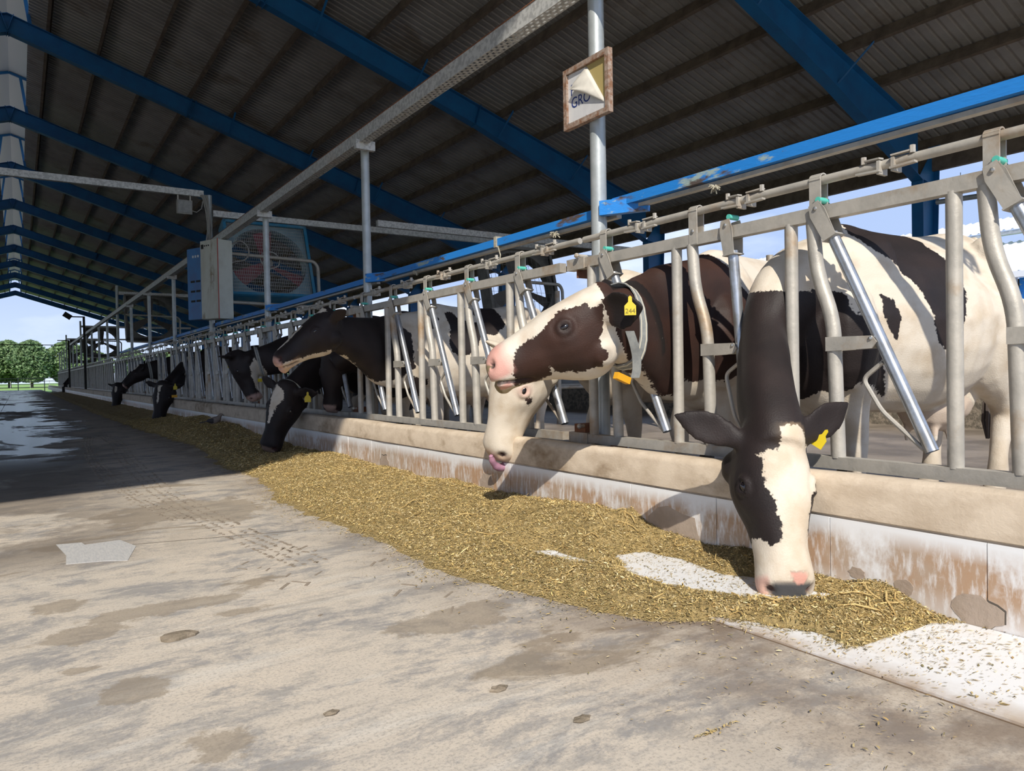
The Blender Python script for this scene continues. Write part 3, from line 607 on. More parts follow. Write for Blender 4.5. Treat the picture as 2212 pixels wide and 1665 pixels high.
tag(b.build('tyre_marks', 'mud'), 'curved muddy tyre tread marks on the aisle concrete', 'tyre marks', kind='stuff')
M['clod'] = mat('grey_clod', (.27, .22, .16), .95, 0, (.19, .155, .11), 25, .4, .6, .6, 60)
for j, (x, y, r_, lab) in enumerate(((.406, 2.566, .045, 'flat grey mud clod left of centre on the aisle'), (1.03, 1.62, .020, 'small mud clod on the aisle at the bottom centre'), (1.10, 1.36, .018, 'small mud clod nearest the bottom edge of the aisle'), (.62, 1.75, .015, 'small mud clod at the lower left of the aisle'))):
    b = MB(); b.ball((x, y, .004), (r_*1.3, r_*.8, r_*.3), 12, 7); o = b.build('mud_clod', 'clod', base=(x, y, 0))
    for v in o.data.vertices: v.co *= 1+.18*math.sin(v.co.x*260+j)*math.cos(v.co.y*310)
    tag(o, lab, 'clod', 'mud clods on the aisle')
# pale scraped patch of mortar on the aisle
M['mortar'] = mat('pale_mortar', (.50, .49, .47), .8, 0, (.40, .40, .40), 30, .4, .65, stretch=(4, .6, 1))
b = MB(); b.prism([(.14, 4.40, 0), (.25, 4.37, 0), (.26, 4.30, 0), (.42, 4.31, 0), (.47, 4.10, 0), (.40, 3.80, 0), (.30, 3.86, 0), (.16, 3.90, 0), (.17, 4.1, 0)], (0, 0, .0022)); tag(b.build('mortar_patch', 'mortar', base=(.3, 4.1, 0)), 'pale scraped mortar patch on the aisle at the left', 'patch')
# ================================================================== cows
GZ = .12
def V(*a): return Vector(a)
def ring(c, r, u, hw, hu, hd, e=.85, low=0., n=22, hi=0.):
    out = []
    for i in range(n):
        a = 2*math.pi*i/n; cc, ss = math.cos(a), math.sin(a)
        x = hw*math.copysign(abs(cc)**e, cc); y = (hu if ss > 0 else hd)*math.copysign(abs(ss)**e, ss)
        x *= (1-low*max(0, -ss)**1.3)*(1-hi*max(0, ss)**1.5); out.append(c+r*x+u*y)
    return out
def spline(pts, k=6):
    """Catmull-Rom through rows of numbers"""
    P = np.array(pts, float); n = len(P); out = []
    for i in range(n-1):
        p0, p1, p2, p3 = P[max(i-1, 0)], P[i], P[i+1], P[min(i+2, n-1)]
        for j in range(k):
            t = j/k; out.append(.5*((2*p1)+(-p0+p2)*t+(2*p0-5*p1+4*p2-p3)*t*t+(-p0+3*p1-3*p2+p3)*t**3))
    out.append(P[-1]); return np.array(out)
TRUNK = [(-.04, 1.02, .72, .10), (.02, 1.16, .60, .17), (.14, 1.31, .50, .235), (.30, 1.405, .48, .27), (.52, 1.385, .49, .305), (.78, 1.375, .475, .345), (1.02, 1.385, .49, .355), (1.22, 1.415, .56, .325), (1.38, 1.41, .68, .28), (1.50, 1.365, .82, .22), (1.58, 1.28, .92, .14)]
HEAD = [(-.07, -.03, -.17, .080, .1), (-.02, .012, -.22, .106, .1), (.05, .020, -.295, .128, .2), (.12, .018, -.325, .142, .30), (.19, .014, -.320, .149, .36), (.26, .006, -.292, .136, .42), (.33, -.006, -.258, .114, .42), (.41, -.018, -.232, .098, .36), (.475, -.026, -.220, .099, .26), (.53, -.036, -.212, .104, .20), (.568, -.058, -.196, .093, .15), (.594, -.092, -.168, .060, .1)]
def sdf(px, py, poly):
    """signed distance (positive inside) of points to a closed polygon, vectorised"""
    P = np.array(poly, float); d = np.full(px.shape, 1e9); ins = np.zeros(px.shape, bool); n = len(P)
    for i in range(n):
        ax, ay = P[i]; bx, by = P[(i+1) % n]; ex, ey = bx-ax, by-ay
        t = np.clip(((px-ax)*ex+(py-ay)*ey)/(ex*ex+ey*ey+1e-12), 0, 1); d = np.minimum(d, np.hypot(px-ax-t*ex, py-ay-t*ey))
        c = ((ay > py) != (by > py)) & (px < (bx-ax)*(py-ay)/(by-ay+1e-12)+ax); ins ^= c
    return np.where(ins, d, -d)
def hide_material(name, blk, blk2, wht, wht2):
    m = bpy.data.materials.new(name); m.use_nodes = True; t = m.node_tree; n = t.nodes; l = t.links; p = n['Principled BSDF']
    g = n.new('ShaderNodeNewGeometry')
    def noise(sc, det=4):
        z = n.new('ShaderNodeTexNoise'); z.inputs['Scale'].default_value = sc; z.inputs['Detail'].default_value = det; l.new(g.outputs['Position'], z.inputs['Vector']); return z.outputs[0]
    def rng_(v, a, b, c=0., d=1.):
        r = n.new('ShaderNodeMapRange'); r.inputs[1].default_value = a; r.inputs[2].default_value = b; r.inputs[3].default_value = c; r.inputs[4].default_value = d; l.new(v, r.inputs[0]); return r.outputs[0]
    def mix(f, a, b):
        x = n.new('ShaderNodeMixRGB'); l.new(f, x.inputs[0]) if not isinstance(f, float) else None
        for i, c in ((1, a), (2, b)):
            if isinstance(c, tuple): x.inputs[i].default_value = (*c, 1)
            else: l.new(c, x.inputs[i])
        return x.outputs[0]
    at = n.new('ShaderNodeAttribute'); at.attribute_name = 'black'; tn = n.new('ShaderNodeAttribute'); tn.attribute_name = 'tint'
    ad = n.new('ShaderNodeMath'); ad.operation = 'ADD'; l.new(at.outputs['Fac'], ad.inputs[0]); l.new(rng_(noise(70, 3), .2, .8, -.011, .011), ad.inputs[1])
    ad2 = n.new('ShaderNodeMath'); ad2.operation = 'ADD'; l.new(ad.outputs[0], ad2.inputs[0]); l.new(rng_(noise(12, 3), .2, .8, -.02, .02), ad2.inputs[1])
    msk = rng_(ad2.outputs[0], -.0025, .0025)
    cb = mix(rng_(noise(5, 3), .35, .65), blk, blk2); cw = mix(rng_(noise(9, 7), .44, .70), wht, wht2)
    c = mix(msk, cw, cb); c = mix(tn.outputs['Alpha'], c, tn.outputs['Color']); l.new(c, p.inputs['Base Color'])
    p.inputs['Roughness'].default_value = .58; p.inputs['Specular IOR Level'].default_value = .28
    p.inputs['Sheen Weight'].default_value = .03; p.inputs['Sheen Roughness'].default_value = .35
    # short hair: fine grain bump
    z = n.new('ShaderNodeTexNoise'); z.inputs['Scale'].default_value = 160; z.inputs['Detail'].default_value = 3; l.new(g.outputs['Position'], z.inputs['Vector'])
    b = n.new('ShaderNodeBump'); b.inputs['Strength'].default_value = .32; b.inputs['Distance'].default_value = .004; l.new(z.outputs[0], b.inputs['Height']); l.new(b.outputs[0], p.inputs['Normal'])
    return m
M['hide'] = hide_material('black_and_white_hide', (.016, .012, .012), (.026, .018, .017), (.66, .59, .49), (.54, .45, .34))
M['hide_brown'] = hide_material('brown_black_and_white_hide', (.046, .021, .015), (.028, .015, .012), (.66, .60, .51), (.56, .47, .37))
M['eye'] = mat('cow_eye', (.010, .008, .010), .06, coat=1.)
M['lid_dark'] = mat('dark_eyelid', (.020, .016, .016), .5); M['lid_brown'] = mat('brown_eyelid', (.032, .018, .015), .5); M['lid_pink'] = mat('pink_eyelid', (.62, .42, .37), .55)
M['tongue'] = mat('tongue', (.42, .22, .30), .35, 0, (.36, .19, .27), 30, .4, .6)
M['tag_yellow'] = mat('yellow_plastic_tag', (.62, .47, .015), .5)
M['tag_orange'] = mat('orange_plastic_tag', (.72, .36, .02), .45)
M['collar'] = mat('grey_webbing', (.25, .26, .25), .85, 0, (.20, .21, .21), 40, .4, .6)
M['collar_trim'] = mat('cream_webbing', (.60, .55, .44), .85)
M['tail'] = mat('tail_hair', (.10, .08, .07), .9)
M['hoof'] = mat('hoof_horn', (.06, .045, .035), .7)
M['ink'] = mat('marker_ink', (.16, .13, .02), .7)

def to_mesh(objdata):
    o = bpy.data.objects.new('tmp', objdata); COL.objects.link(o); return o
class Cow: pass
def make_cow(name, label, O, fwd, neck, poll, hf, hn, ears=None, voxel=.02, hide='hide', paint=None, legs=True, group='cows feeding along the fence', hs=1.0, size=1.0, earlen=.23, mouth=.0, eyes=True, gz=GZ, ls=1.0, hdep=1.0, earw=1.0, lid='lid_dark'):
    c = Cow(); c.O = O = Vector((O[0], O[1], gz)); fw = Vector((fwd[0], fwd[1], 0)).normalized(); lf = Vector((0, 0, 1)).cross(fw)
    def B(u, v, w_): return O-fw*u*size*ls+lf*v*size+Vector((0, 0, w_*size))
    poll = Vector(poll); hx = Vector(hf).normalized(); hz = Vector(hn); hz = (hz-hx*hz.dot(hx)).normalized(); hy = hz.cross(hx)
    def Hd(x, y, z): return poll+(hx*x+hy*y+hz*z*hdep)*hs
    mb = MB(); Z = Vector((0, 0, 1))
    T = spline(TRUNK, 3)
    mb.loft([ring(B(u, 0, (a+b)/2), lf*size, Z*size, hw, (a-b)/2, (a-b)/2, .86, .10, 24, .42) for u, a, b, hw in T])
    # neck: rows of x, y, z, half width, half height up, half height down
    K = spline(neck, 5); rings = []; prevu = None
    for i in range(len(K)):
        t = Vector(K[min(i+1, len(K)-1)][:3]-K[max(i-1, 0)][:3]).normalized(); s_ = i/(len(K)-1)
        up0 = Z*(1-s_)+hz*s_ if abs(t.dot(Z)) < .93 else hz
        r_ = t.cross(up0); r_.normalize(); u_ = r_.cross(t).normalized()
        rings.append(ring(Vector(K[i][:3]), r_, u_, K[i][3], K[i][4], K[i][5], .76, .15, 22, .06))
    mb.loft(rings); c.neck_rings = rings
    HP = spline(HEAD, 3)
    mb.loft([ring(Hd(x, 0, (a+b)/2), hy*hs, hz*hs*hdep, hw, (a-b)/2, (a-b)/2, .80, lo, 24, .10) for x, a, b, hw, lo in HP])
    for s_ in (1, -1):
        mb.ball(Hd(.21, s_*.104, -.10), (.045*hs,)*3)          # brow and cheekbone
        mb.ball(Hd(.09, s_*.085, -.22), (.075*hs,)*3); mb.ball(Hd(.525, s_*.052, -.085), (.042*hs,)*3)          # jaw muscle, nostril wing
    mb.ball(Hd(-.010, 0, -.030), (.062*hs,)*3); mb.ball(Hd(.555, 0, -.185), (.045*hs,)*3)
    # ears (right = -1, left = +1): base, tip direction, flat-side normal in head axes
    ears = ears or {}
    for s_ in (1, -1):
        d, nr = ears.get(s_, ((-.25, s_*1, -.10), (.5, s_*.1, .75)))
        base = Hd(.02, s_*.105, -.075); D = (hx*d[0]+hy*d[1]+hz*d[2]).normalized(); NR = hx*nr[0]+hy*nr[1]+hz*nr[2]; NR = (NR-D*NR.dot(D)).normalized(); SD = D.cross(NR)
        er = []
        for t_, hw, th in ((-.12, .032, .032), (.08, .038, .028), (.25, .058, .023), (.42, .072, .019), (.58, .072, .017), (.74, .059, .016), (.88, .038, .015), (.98, .018, .013), (1.03, .008, .009)):
            ctr = base+D*earlen*t_*hs-NR*.012*math.sin(math.pi*min(max(t_, 0), 1)); rr = []
            for j in range(14):
                a = 2*math.pi*j/14; x = hw*earw*math.cos(a); rr.append(ctr+SD*x*hs+NR*(th*math.sin(a)+5.0*x*x*(1 if t_ > .15 else 0))*hs)
            er.append(rr)
        mb.loft(er); setattr(c, 'ear_l' if s_ > 0 else 'ear_r', (base, D, NR, SD))
    # shoulder, hips
    for s_ in (1, -1):
        mb.ball(B(.17, s_*.165, .86), (.15*size, .15*size, .27*size)); mb.ball(B(1.24, s_*.215, 1.30), (.066*size,)*3); mb.ball(B(1.53, s_*.115, 1.24), (.06*size,)*3)
        mb.ball(B(1.30, s_*.17, .98), (.20*size, .17*size, .28*size))
    if legs:
        for s_ in (1, -1):
            st = .05 if s_ > 0 else -.06
            fl_ = [(.20, .165, .86, .13), (.24, .155, .68, .105), (.25, .14, .54, .080), (.23+st, .135, .38, .060), (.235+st, .135, .33, .054), (.245+st, .13, .22, .042), (.25+st, .13, .13, .050), (.235+st, .13, .07, .050), (.22+st, .13, .0, .062)]
            S = spline(fl_, 3); mb.tube([B(a, s_*b, w_) for a, b, w_, r_ in S], .1, 12, True, [r_*size for *_, r_ in S])
            hl = [(1.30, .17, 1.02, .22), (1.26, .18, .84, .175), (1.30, .175, .68, .125), (1.40+st, .165, .56, .080), (1.47+st, .16, .47, .068), (1.455+st, .155, .38, .055), (1.43+st, .15, .24, .045), (1.42+st, .15, .13, .054), (1.39+st, .15, .07, .052), (1.365+st, .15, 0, .066)]
            S = spline(hl, 3); mb.tube([B(a, s_*b, w_) for a, b, w_, r_ in S], .1, 12, True, [r_*size for *_, r_ in S])
        mb.ball(B(1.10, 0, .52), (.20*size, .17*size, .16*size)); mb.ball(B(1.22, 0, .56), (.15*size, .16*size, .17*size))
        for a, b in ((1.02, .07), (1.02, -.07), (1.15, .07), (1.15, -.07)): mb.tube([B(a, b, .44), B(a-.005, b*1.1, .355), B(a-.005, b*1.1, .31)], .02, 8, True, [.026, .019, .012])
        tl = [B(1.50, 0, 1.37), B(1.58, 0, 1.36), B(1.635, .0, 1.25), B(1.645, .01, 1.0), B(1.635, .02, .75), B(1.63, .02, .60)]; mb.tube(tl, .02, 10, True, [.05, .035, .026, .022, .020, .018])
    # grow one continuous skin
    me = bpy.data.meshes.new(name); me.from_pydata(mb.v, [], mb.f); tmp = to_mesh(me)
    r_ = tmp.modifiers.new('r', 'REMESH'); r_.mode = 'VOXEL'; r_.voxel_size = voxel; r_.adaptivity = 0
    s2 = tmp.modifiers.new('s', 'SMOOTH'); s2.factor = .5; s2.iterations = max(3, int(.10/voxel))
    dg = bpy.context.evaluated_depsgraph_get(); dg.update(); em = bpy.data.meshes.new_from_object(tmp.evaluated_get(dg)); bpy.data.objects.remove(tmp); bpy.data.meshes.remove(me)
    nv = len(em.vertices); co = np.empty(nv*3, np.float32); em.vertices.foreach_get('co', co); co = co.reshape(-1, 3).astype(float)
    q = co-np.array(poll); hh = np.stack([q@np.array(hx), q@np.array(hy), q@np.array(hz)], 1)/hs; er_ = (np.abs(hh[:, 1]) > .15) & (hh[:, 0] < .14) & (np.linalg.norm(hh, axis=1) < .45)
    ed = np.empty(len(em.edges)*2, np.int32); em.edges.foreach_get('vertices', ed); ed = ed.reshape(-1, 2); ed = ed[er_[ed[:, 0]] | er_[ed[:, 1]]]
    for it in range(10):                                  # extra smoothing of the thin ear edges
        acc = np.zeros((nv, 3)); cnt = np.zeros(nv); np.add.at(acc, ed[:, 0], co[ed[:, 1]]); np.add.at(acc, ed[:, 1], co[ed[:, 0]]); np.add.at(cnt, ed[:, 0], 1); np.add.at(cnt, ed[:, 1], 1)
        co = np.where(er_[:, None], co*.45+.55*acc/np.maximum(cnt, 1)[:, None], co)
    em.vertices.foreach_set('co', co.astype(np.float32).ravel()); em.update()
    no = np.empty(nv*3, np.float32); em.vertices.foreach_get('normal', no); no = no.reshape(-1, 3).astype(float)
    A = lambda v: np.array(v)
    q = co-A(poll); h = np.stack([q@A(hx), q@A(hy), q@A(hz)/hdep], 1)/hs; b_ = co-A(O); ub = np.stack([-(b_@A(fw))/ls, b_@A(lf), b_[:, 2]], 1)/size
    c.h, c.ub = h, ub
    # face sculpting: nostrils, mouth line, eye sockets
    def g3(cx, cy, cz, r): return np.exp(-(((h[:, 0]-cx)**2+(np.abs(h[:, 1])-cy)**2+(h[:, 2]-cz)**2)/(r*r)))
    ah = np.abs(h[:, 1]); hmk = (h[:, 0] > .1) & (h[:, 0] < .3) & (h[:, 2] > -.2) & (h[:, 2] < .05) & (ah < .2)
    disp = np.zeros(nv)
    nst = g3(.556, .070, -.082, .021); disp -= .034*nst
    on = np.clip((h[:, 0]-.40)/.04, 0, 1)*np.clip((.2-ah)/.05, 0, 1)
    mz = -.168-.05*np.clip((.56-h[:, 0])/.14, 0, 1)+.012; mline = np.exp(-((h[:, 2]-mz)/.009)**2)*on*(h[:, 0] > .40)*(ah < .16); disp -= (.014+mouth)*mline
    es = g3(.192, .135, -.062, .026); ex_, ez_ = (h[:, 0]-.192)/1.45, h[:, 2]+.062; er2 = np.sqrt(ex_**2+ez_**2); esd = (ah > .06)*hmk
    disp += esd*(.0075*np.exp(-((er2-.021)/.006)**2)*(1+.5*(ez_ > 0))-.004*np.exp(-((er2-.036)/.008)**2)); disp += .009*g3(.178, .132, -.022, .026)
    disp -= .012*g3(.31, .10, -.11, .05)+.008*g3(.40, .095, -.06, .05)
    disp += .006*np.exp(-((ub[:, 0] % .11-.055)/.03)**2)*np.clip((ub[:, 0]-.45)/.1, 0, 1)*np.clip((1.1-ub[:, 0])/.1, 0, 1)*np.clip((ub[:, 2]-.6)/.1, 0, 1)*np.clip((1.2-ub[:, 2])/.1, 0, 1)*(h[:, 0] < -.2)*.5
    disp -= .03*np.exp(-(((ub[:, 0]-1.12)/.10)**2+((ub[:, 2]-1.17)/.09)**2))*(np.abs(ub[:, 1]) > .15)    # hollow in front of the hip
    co += no*disp[:, None]*1.0
    em.vertices.foreach_set('co', (co-A(O)).astype(np.float32).ravel()); em.update()
    for p in em.polygons: p.use_smooth = True
    # coat: signed distance field of the black patches plus tints of bare skin and dirt
    hm = ((h[:, 0] > -.02-.10*(h[:, 2] < -.25)*0) | ((ah > .12) & (h[:, 0] > -.28))) & (ah < .36) & (h[:, 2] > -.40) & (h[:, 2] < .16) & (h[:, 0] < .70) & (np.linalg.norm(h-np.array([.2, 0, -.15]), axis=1) < .50)
    blk = np.full(nv, .05); tint = np.zeros((nv, 4))
    def setc(mask, col, amt):
        m_ = np.clip(mask, 0, 1)*amt; new = m_ > tint[:, 3]*.999
        tint[:, :3] = np.where(new[:, None], np.array(col)[None], tint[:, :3]); tint[:, 3] = np.maximum(tint[:, 3], m_)
    c.co, c.hm, c.nv = co, hm, nv
    if paint: blk = paint(c, h, ub, hm, setc, blk)
    setc(nst*1.8*hm, (.05, .02, .02), .95); setc((mline > .55)*hm*on, (.03, .018, .016), .8)
    setc(np.clip((.26-ub[:, 2])/.12, 0, 1)*(~hm)*(np.abs(ub[:, 1]) < .4)*(ub[:, 0] > 0), (.20, .15, .10), .45)
    setc((ub[:, 2] < .055)*(~hm)*(ub[:, 0] > 0), (.05, .038, .03), .95)
    setc((np.exp(-(((ub[:, 0]-1.12)/.24)**2+(ub[:, 1]/.20)**2+((ub[:, 2]-.47)/.17)**2)) > .42)*(~hm)*1., (.52, .38, .30), .5)
    a1 = em.attributes.new('black', 'FLOAT', 'POINT'); a1.data.foreach_set('value', blk.astype(np.float32))
    a2 = em.attributes.new('tint', 'FLOAT_COLOR', 'POINT'); a2.data.foreach_set('color', tint.astype(np.float32).ravel())
    em.materials.clear(); em.materials.append(M[hide]); em.name = name
    o = bpy.data.objects.new(name, em); COL.objects.link(o); o.location = O; tag(o, label, 'cow', group); c.obj = o
    c.B, c.Hd, c.hx, c.hy, c.hz, c.hs = B, Hd, hx, hy, hz, hs
    if eyes:
        for s_ in (1, -1):
            sel = (np.abs(h[:, 0]-.192) < .016) & (np.abs(h[:, 2]+.062) < .016) & (h[:, 1]*s_ > .05); hs_ = float(np.mean(np.abs(h[sel, 1]))) if sel.any() else .13
            e_ = MB(); ctr = Hd(.192, s_*(hs_-.0145), -.062); rr = []
            for ai in range(1, 10):
                a_ = math.pi*ai/10-math.pi/2; rr.append([ctr+(hz*.0165*math.sin(a_)+(hx*.0260*math.cos(b2)+hy*.0225*math.sin(b2))*math.cos(a_))*hs for b2 in [2*math.pi*k/16 for k in range(16)]])
            e_.loft(rr); e_.build('eye', 'eye', o, True)
    if legs:
        t_ = MB(); r2 = random.Random(5)
        for k in range(14):
            a = r2.uniform(0, 6.28); q_ = [B(1.63, .02, .62), B(1.635+.02*math.cos(a), .02+.02*math.sin(a), .50), B(1.635+.03*math.cos(a), .02+.03*math.sin(a), .40), B(1.63+.012*math.cos(a), .02+.012*math.sin(a), .30)]; t_.tube(q_, .01, 5, True, [.008, .012, .010, .003])
        t_.build('tail_switch', 'tail', o, True)
    return c
def ear_tag(c, pos, nrm, w_=.058, text=None, material='tag_yellow', up=(0, 0, 1)):
    n_ = Vector(nrm).normalized(); u_ = Vector(up); u_ = (u_-n_*u_.dot(n_)).normalized(); r_ = u_.cross(n_); p = Vector(pos); k = w_/.058
    out = [(-.029, -.040), (.029, -.040), (.029, .008), (.010, .028), (.009, .052), (0, .060), (-.009, .052), (-.010, .028), (-.029, .008)]
    b = MB(); b.prism([p+r_*x*k+u_*y*k for x, y in out], n_*.003); t = b.build('ear_tag', material, c.obj)
    if text:
        cu = bpy.data.curves.new('digits', 'FONT'); cu.body = text; cu.size = .034*k; cu.align_x = 'CENTER'; cu.extrude = .0004
        to = bpy.data.objects.new('digits', cu); COL.objects.link(to); dg = bpy.context.evaluated_depsgraph_get(); dg.update()
        me = bpy.data.meshes.new_from_object(to.evaluated_get(dg)); bpy.data.objects.remove(to)
        d = bpy.data.objects.new('digits', me); COL.objects.link(d); me.materials.append(M['ink']); d.parent = t
        d.matrix_local = Matrix.Translation(p+n_*.0038-u_*.030*k-c.obj.location) @ Matrix((r_, u_, n_)).transposed().to_4x4()
    return t
def collar(c, ring_pts, wvec, width=.045, scale=1.05):
    """webbing band around the neck from a list of points; wvec is the direction along the neck"""
    P = [Vector(p) for p in ring_pts]; ctr = sum(P, Vector())/len(P); wv = Vector(wvec).normalized(); n_ = len(P)
    b = MB(); tr = MB()
    for mbx, offs, sc_ in ((b, [(-.5, .5)], scale), (tr, [(-.36, -.27), (.27, .36)], scale+.012)):
        for o0, o1 in offs:
            rr = []
            for p in P:
                d = p-ctr; q = ctr+d*sc_; i_ = ctr+d*(sc_-.03); rr.append([q+wv*width*o0, q+wv*width*o1, i_+wv*width*o1, i_+wv*width*o0])
            rr.append(rr[0]); mbx.loft(rr, cap=False)
    cl = b.build('collar', 'collar', c.obj); tr.build('collar_trim', 'collar_trim', cl); return cl

# ------------------------------------------------------------------ coat painters (coordinates: head h = along, left, up; body ub = back, left, up)
def vor(*a):
    r = a[0]
    for x in a[1:]: r = np.maximum(r, x)
    return r
def vand(*a):
    r = a[0]
    for x in a[1:]: r = np.minimum(r, x)
    return r
def ball3(P, ctr, r):
    """ellipsoid field in metres, positive inside"""
    r = np.array(r); return (1-np.sqrt((((P-np.array(ctr))/r)**2).sum(1)))*r.min()
def nose(h, hm, setc, pad=(.05, .05, .055), amt=.9, x0=.545, y0=.078):
    setc(np.clip((h[:, 0]-x0)/.012, 0, 1)*np.clip((y0-np.abs(h[:, 1]))/.012, 0, 1)*np.clip((h[:, 2]+.150)/.01, 0, 1)*hm, pad, amt)
def sides(ub, near, far=None):
    """body patches as outlines in the side view; the far flank may carry its own"""
    n_ = vor(*[sdf(ub[:, 0], ub[:, 2], p) for p in near]); f_ = vor(*[sdf(ub[:, 0], ub[:, 2], p) for p in (far or near)])
    return np.where(ub[:, 1] > -.02, n_, f_)
C1_STRIPE = [(.277, 1.33), (.328, 1.42), (.45, 1.50), (.66, 1.50), (.80, 1.37), (.86, 1.26), (.89, 1.15), (.85, 1.0), (.80, .87), (.73, .765), (.661, .818), (.617, .907), (.572, 1.042), (.492, 1.117), (.405, 1.209), (.30, 1.27)]
C1_BLOB = [(.305, 1.034), (.372, 1.009), (.404, .935), (.392, .848), (.344, .892), (.306, .964)]
C1_SHOULDER = [(-.35, 1.10), (-.25, 1.06), (-.125, 1.05), (-.069, 1.055), (.029, 1.082), (.074, 1.034), (.082, .952), (.132, .937), (.194, .86), (.307, .791), (.339, .718), (.434, .574), (.30, .62), (.16, .641), (.144, .601), (.071, .59), (.03, .52), (-.2, .46), (-1.2, -.2), (-1.2, 1.2)]
C1_BLAZE = [(.000, -.005), (-.01, .04), (.005, .08), (.04, .125), (.08, .145), (.11, .135), (.183, .136), (.21, .132), (.274, .108), (.314, .085), (.368, .084), (.46, .2), (.70, .2), (.70, -.2), (.45, -.2), (.37, -.13), (.388, -.086), (.408, -.074), (.425, -.055), (.394, -.030), (.375, -.028), (.302, -.036), (.252, -.044), (.213, -.060), (.158, -.070), (.11, -.070), (.092, -.086), (.070, -.060), (.066, -.012)]
def paint1(c, h, ub, hm, setc, blk):
    body = sides(ub, [C1_STRIPE, C1_BLOB, C1_SHOULDER])
    wh = sdf(h[:, 0], h[:, 1], C1_BLAZE); wh = np.where(h[:, 2] < -.11, np.minimum(wh, h[:, 0]-.36), wh)
    nose(h, hm, setc, (.045, .05, .06), .95, .528, .074)
    setc(np.clip(sdf(h[:, 0], h[:, 1], [(.500, -.012), (.500, .062), (.533, .052), (.550, .026), (.532, .0)])/.004, 0, 1)*hm, (.58, .30, .24), .96)
    setc(np.clip((h[:, 0]-.50)/.02, 0, 1)*np.clip((-h[:, 1]-.070)/.01, 0, 1)*hm, (.60, .34, .28), .8)
    setc(np.exp(-((h[:, 0]-.02)**2+(h[:, 1]-.05)**2)/.0018)*hm*(h[:, 2] > -.05), (.50, .36, .22), .55)
    return np.where(hm, -wh, body)
C2_FACE = [(.010, -.045), (.107, -.040), (.170, -.012), (.221, -.018), (.278, -.038), (.325, -.045), (.387, -.046), (.425, -.060), (.450, -.090), (.475, -.125), (.500, -.150), (.480, -.172), (.515, -.185), (.50, -.198), (.44, -.212), (.378, -.228), (.34, -.222), (.325, -.185), (.307, -.225), (.243, -.245), (.162, -.262), (.119, -.270), (.098, -.225), (.074, -.165), (.01, -.06)]
def paint2(c, h, ub, hm, setc, blk):
    body = sdf(ub[:, 0], ub[:, 2], [(-2, 3), (.18, 3), (.22, 1.40), (.25, 1.27), (.275, 1.227), (.302, 1.172), (.37, 1.03), (.36, .9), (.30, .78), (.16, .66), (.013, .658), (-.106, .652), (-.137, .567), (-.216, .585), (-.303, .626), (-.38, .68), (-.50, .74), (-2, .60)])
    body = vand(body, -ball3(c.co, (2.44, 2.60, .76), (.12, .16, .10)))
    f = vor(sdf(h[:, 0], h[:, 2], C2_FACE), np.where(h[:, 0] < .0, .03, -.1)); f = np.where((np.abs(h[:, 1]) > .150) & (h[:, 0] < .12), .03, f)
    f = np.where((h[:, 0] > .06) & (h[:, 0] < .25) & (np.abs(h[:, 1]) > .090) & (h[:, 2] > -.09), .02, f)
    f = np.where((h[:, 2] > -.045) & (h[:, 0] < .06) & (np.abs(h[:, 1]) < .095), -.02, f)
    f = np.where(h[:, 1] > .0, f, np.where(np.abs(h[:, 1]) > .075, vand(f*0+.02, .40-h[:, 0]), f))
    pk = np.clip((h[:, 0]-.455)/.05, 0, 1)*np.clip((h[:, 2]+.150)/.02, 0, 1)*hm; setc(pk, (.62, .30, .25), .85)
    setc(np.clip((h[:, 0]-.50)/.02, 0, 1)*np.clip((-.165-h[:, 2])/.01, 0, 1)*hm*(h[:, 2] > -.195), (.60, .30, .25), .85)
    setc(np.clip((h[:, 0]-.560)/.012, 0, 1)*np.clip((-.045-h[:, 2])/.03, 0, 1)*hm*(np.abs(h[:, 1]) < .062), (.17, .12, .05), .9)
    setc(np.clip((h[:, 0]-.47)/.04, 0, 1)*np.clip((-.195-h[:, 2])/.01, 0, 1)*hm, (.38, .29, .15), .7)
    setc(np.exp(-((h[:, 0]-.192)**2+(h[:, 2]+.062)**2)/.0009)*hm*(h[:, 1] > 0), (.022, .018, .018), .8); setc(np.clip((np.abs(h[:, 1])-.14)/.03, 0, 1)*np.clip((.10-h[:, 0])/.04, 0, 1)*hm, (.010, .008, .008), .92)
    return np.where(hm, f, body)
def paint3(c, h, ub, hm, setc, blk):
    f = sdf(h[:, 0], h[:, 2], [(.262, -.094), (.237, -.086), (.216, -.104), (.236, -.125), (.259, -.115)]); f = np.where(h[:, 1] > 0, f, -.1); f = vor(f, np.where((h[:, 1] < -.245), .02, -.1), np.where((h[:, 1] > .22) & (h[:, 0] < .1), .02, -.1))
    setc(np.exp(-((h[:, 0]-.192)**2+(h[:, 2]+.062)**2+(np.abs(h[:, 1])-.13)**2*.4)/.0011)*hm, (.62, .36, .32), .8)
    setc(np.clip((h[:, 0]-.535)/.03, 0, 1)*hm*np.clip((h[:, 2]+.16)/.02, 0, 1), (.50, .34, .24), .75)
    body = sides(ub, [[(.5, 1.5), (.8, 1.5), (.75, 1.0), (.55, .9)], [(1.1, 1.2), (1.4, 1.1), (1.3, .8), (1.15, .9)]])
    return np.where(hm, f, body)
C4_P4 = [(.36, 1.30), (.43, 1.32), (.50, 1.25), (.657, 1.21), (.74, 1.245), (.648, 1.32), (.60, 1.5), (.95, 1.5), (1.0, 1.2), (.831, 1.078), (.70, 1.10), (.637, .957), (.535, .90), (.453, .88), (.362, .919), (.345, 1.07), (.38, 1.17)]
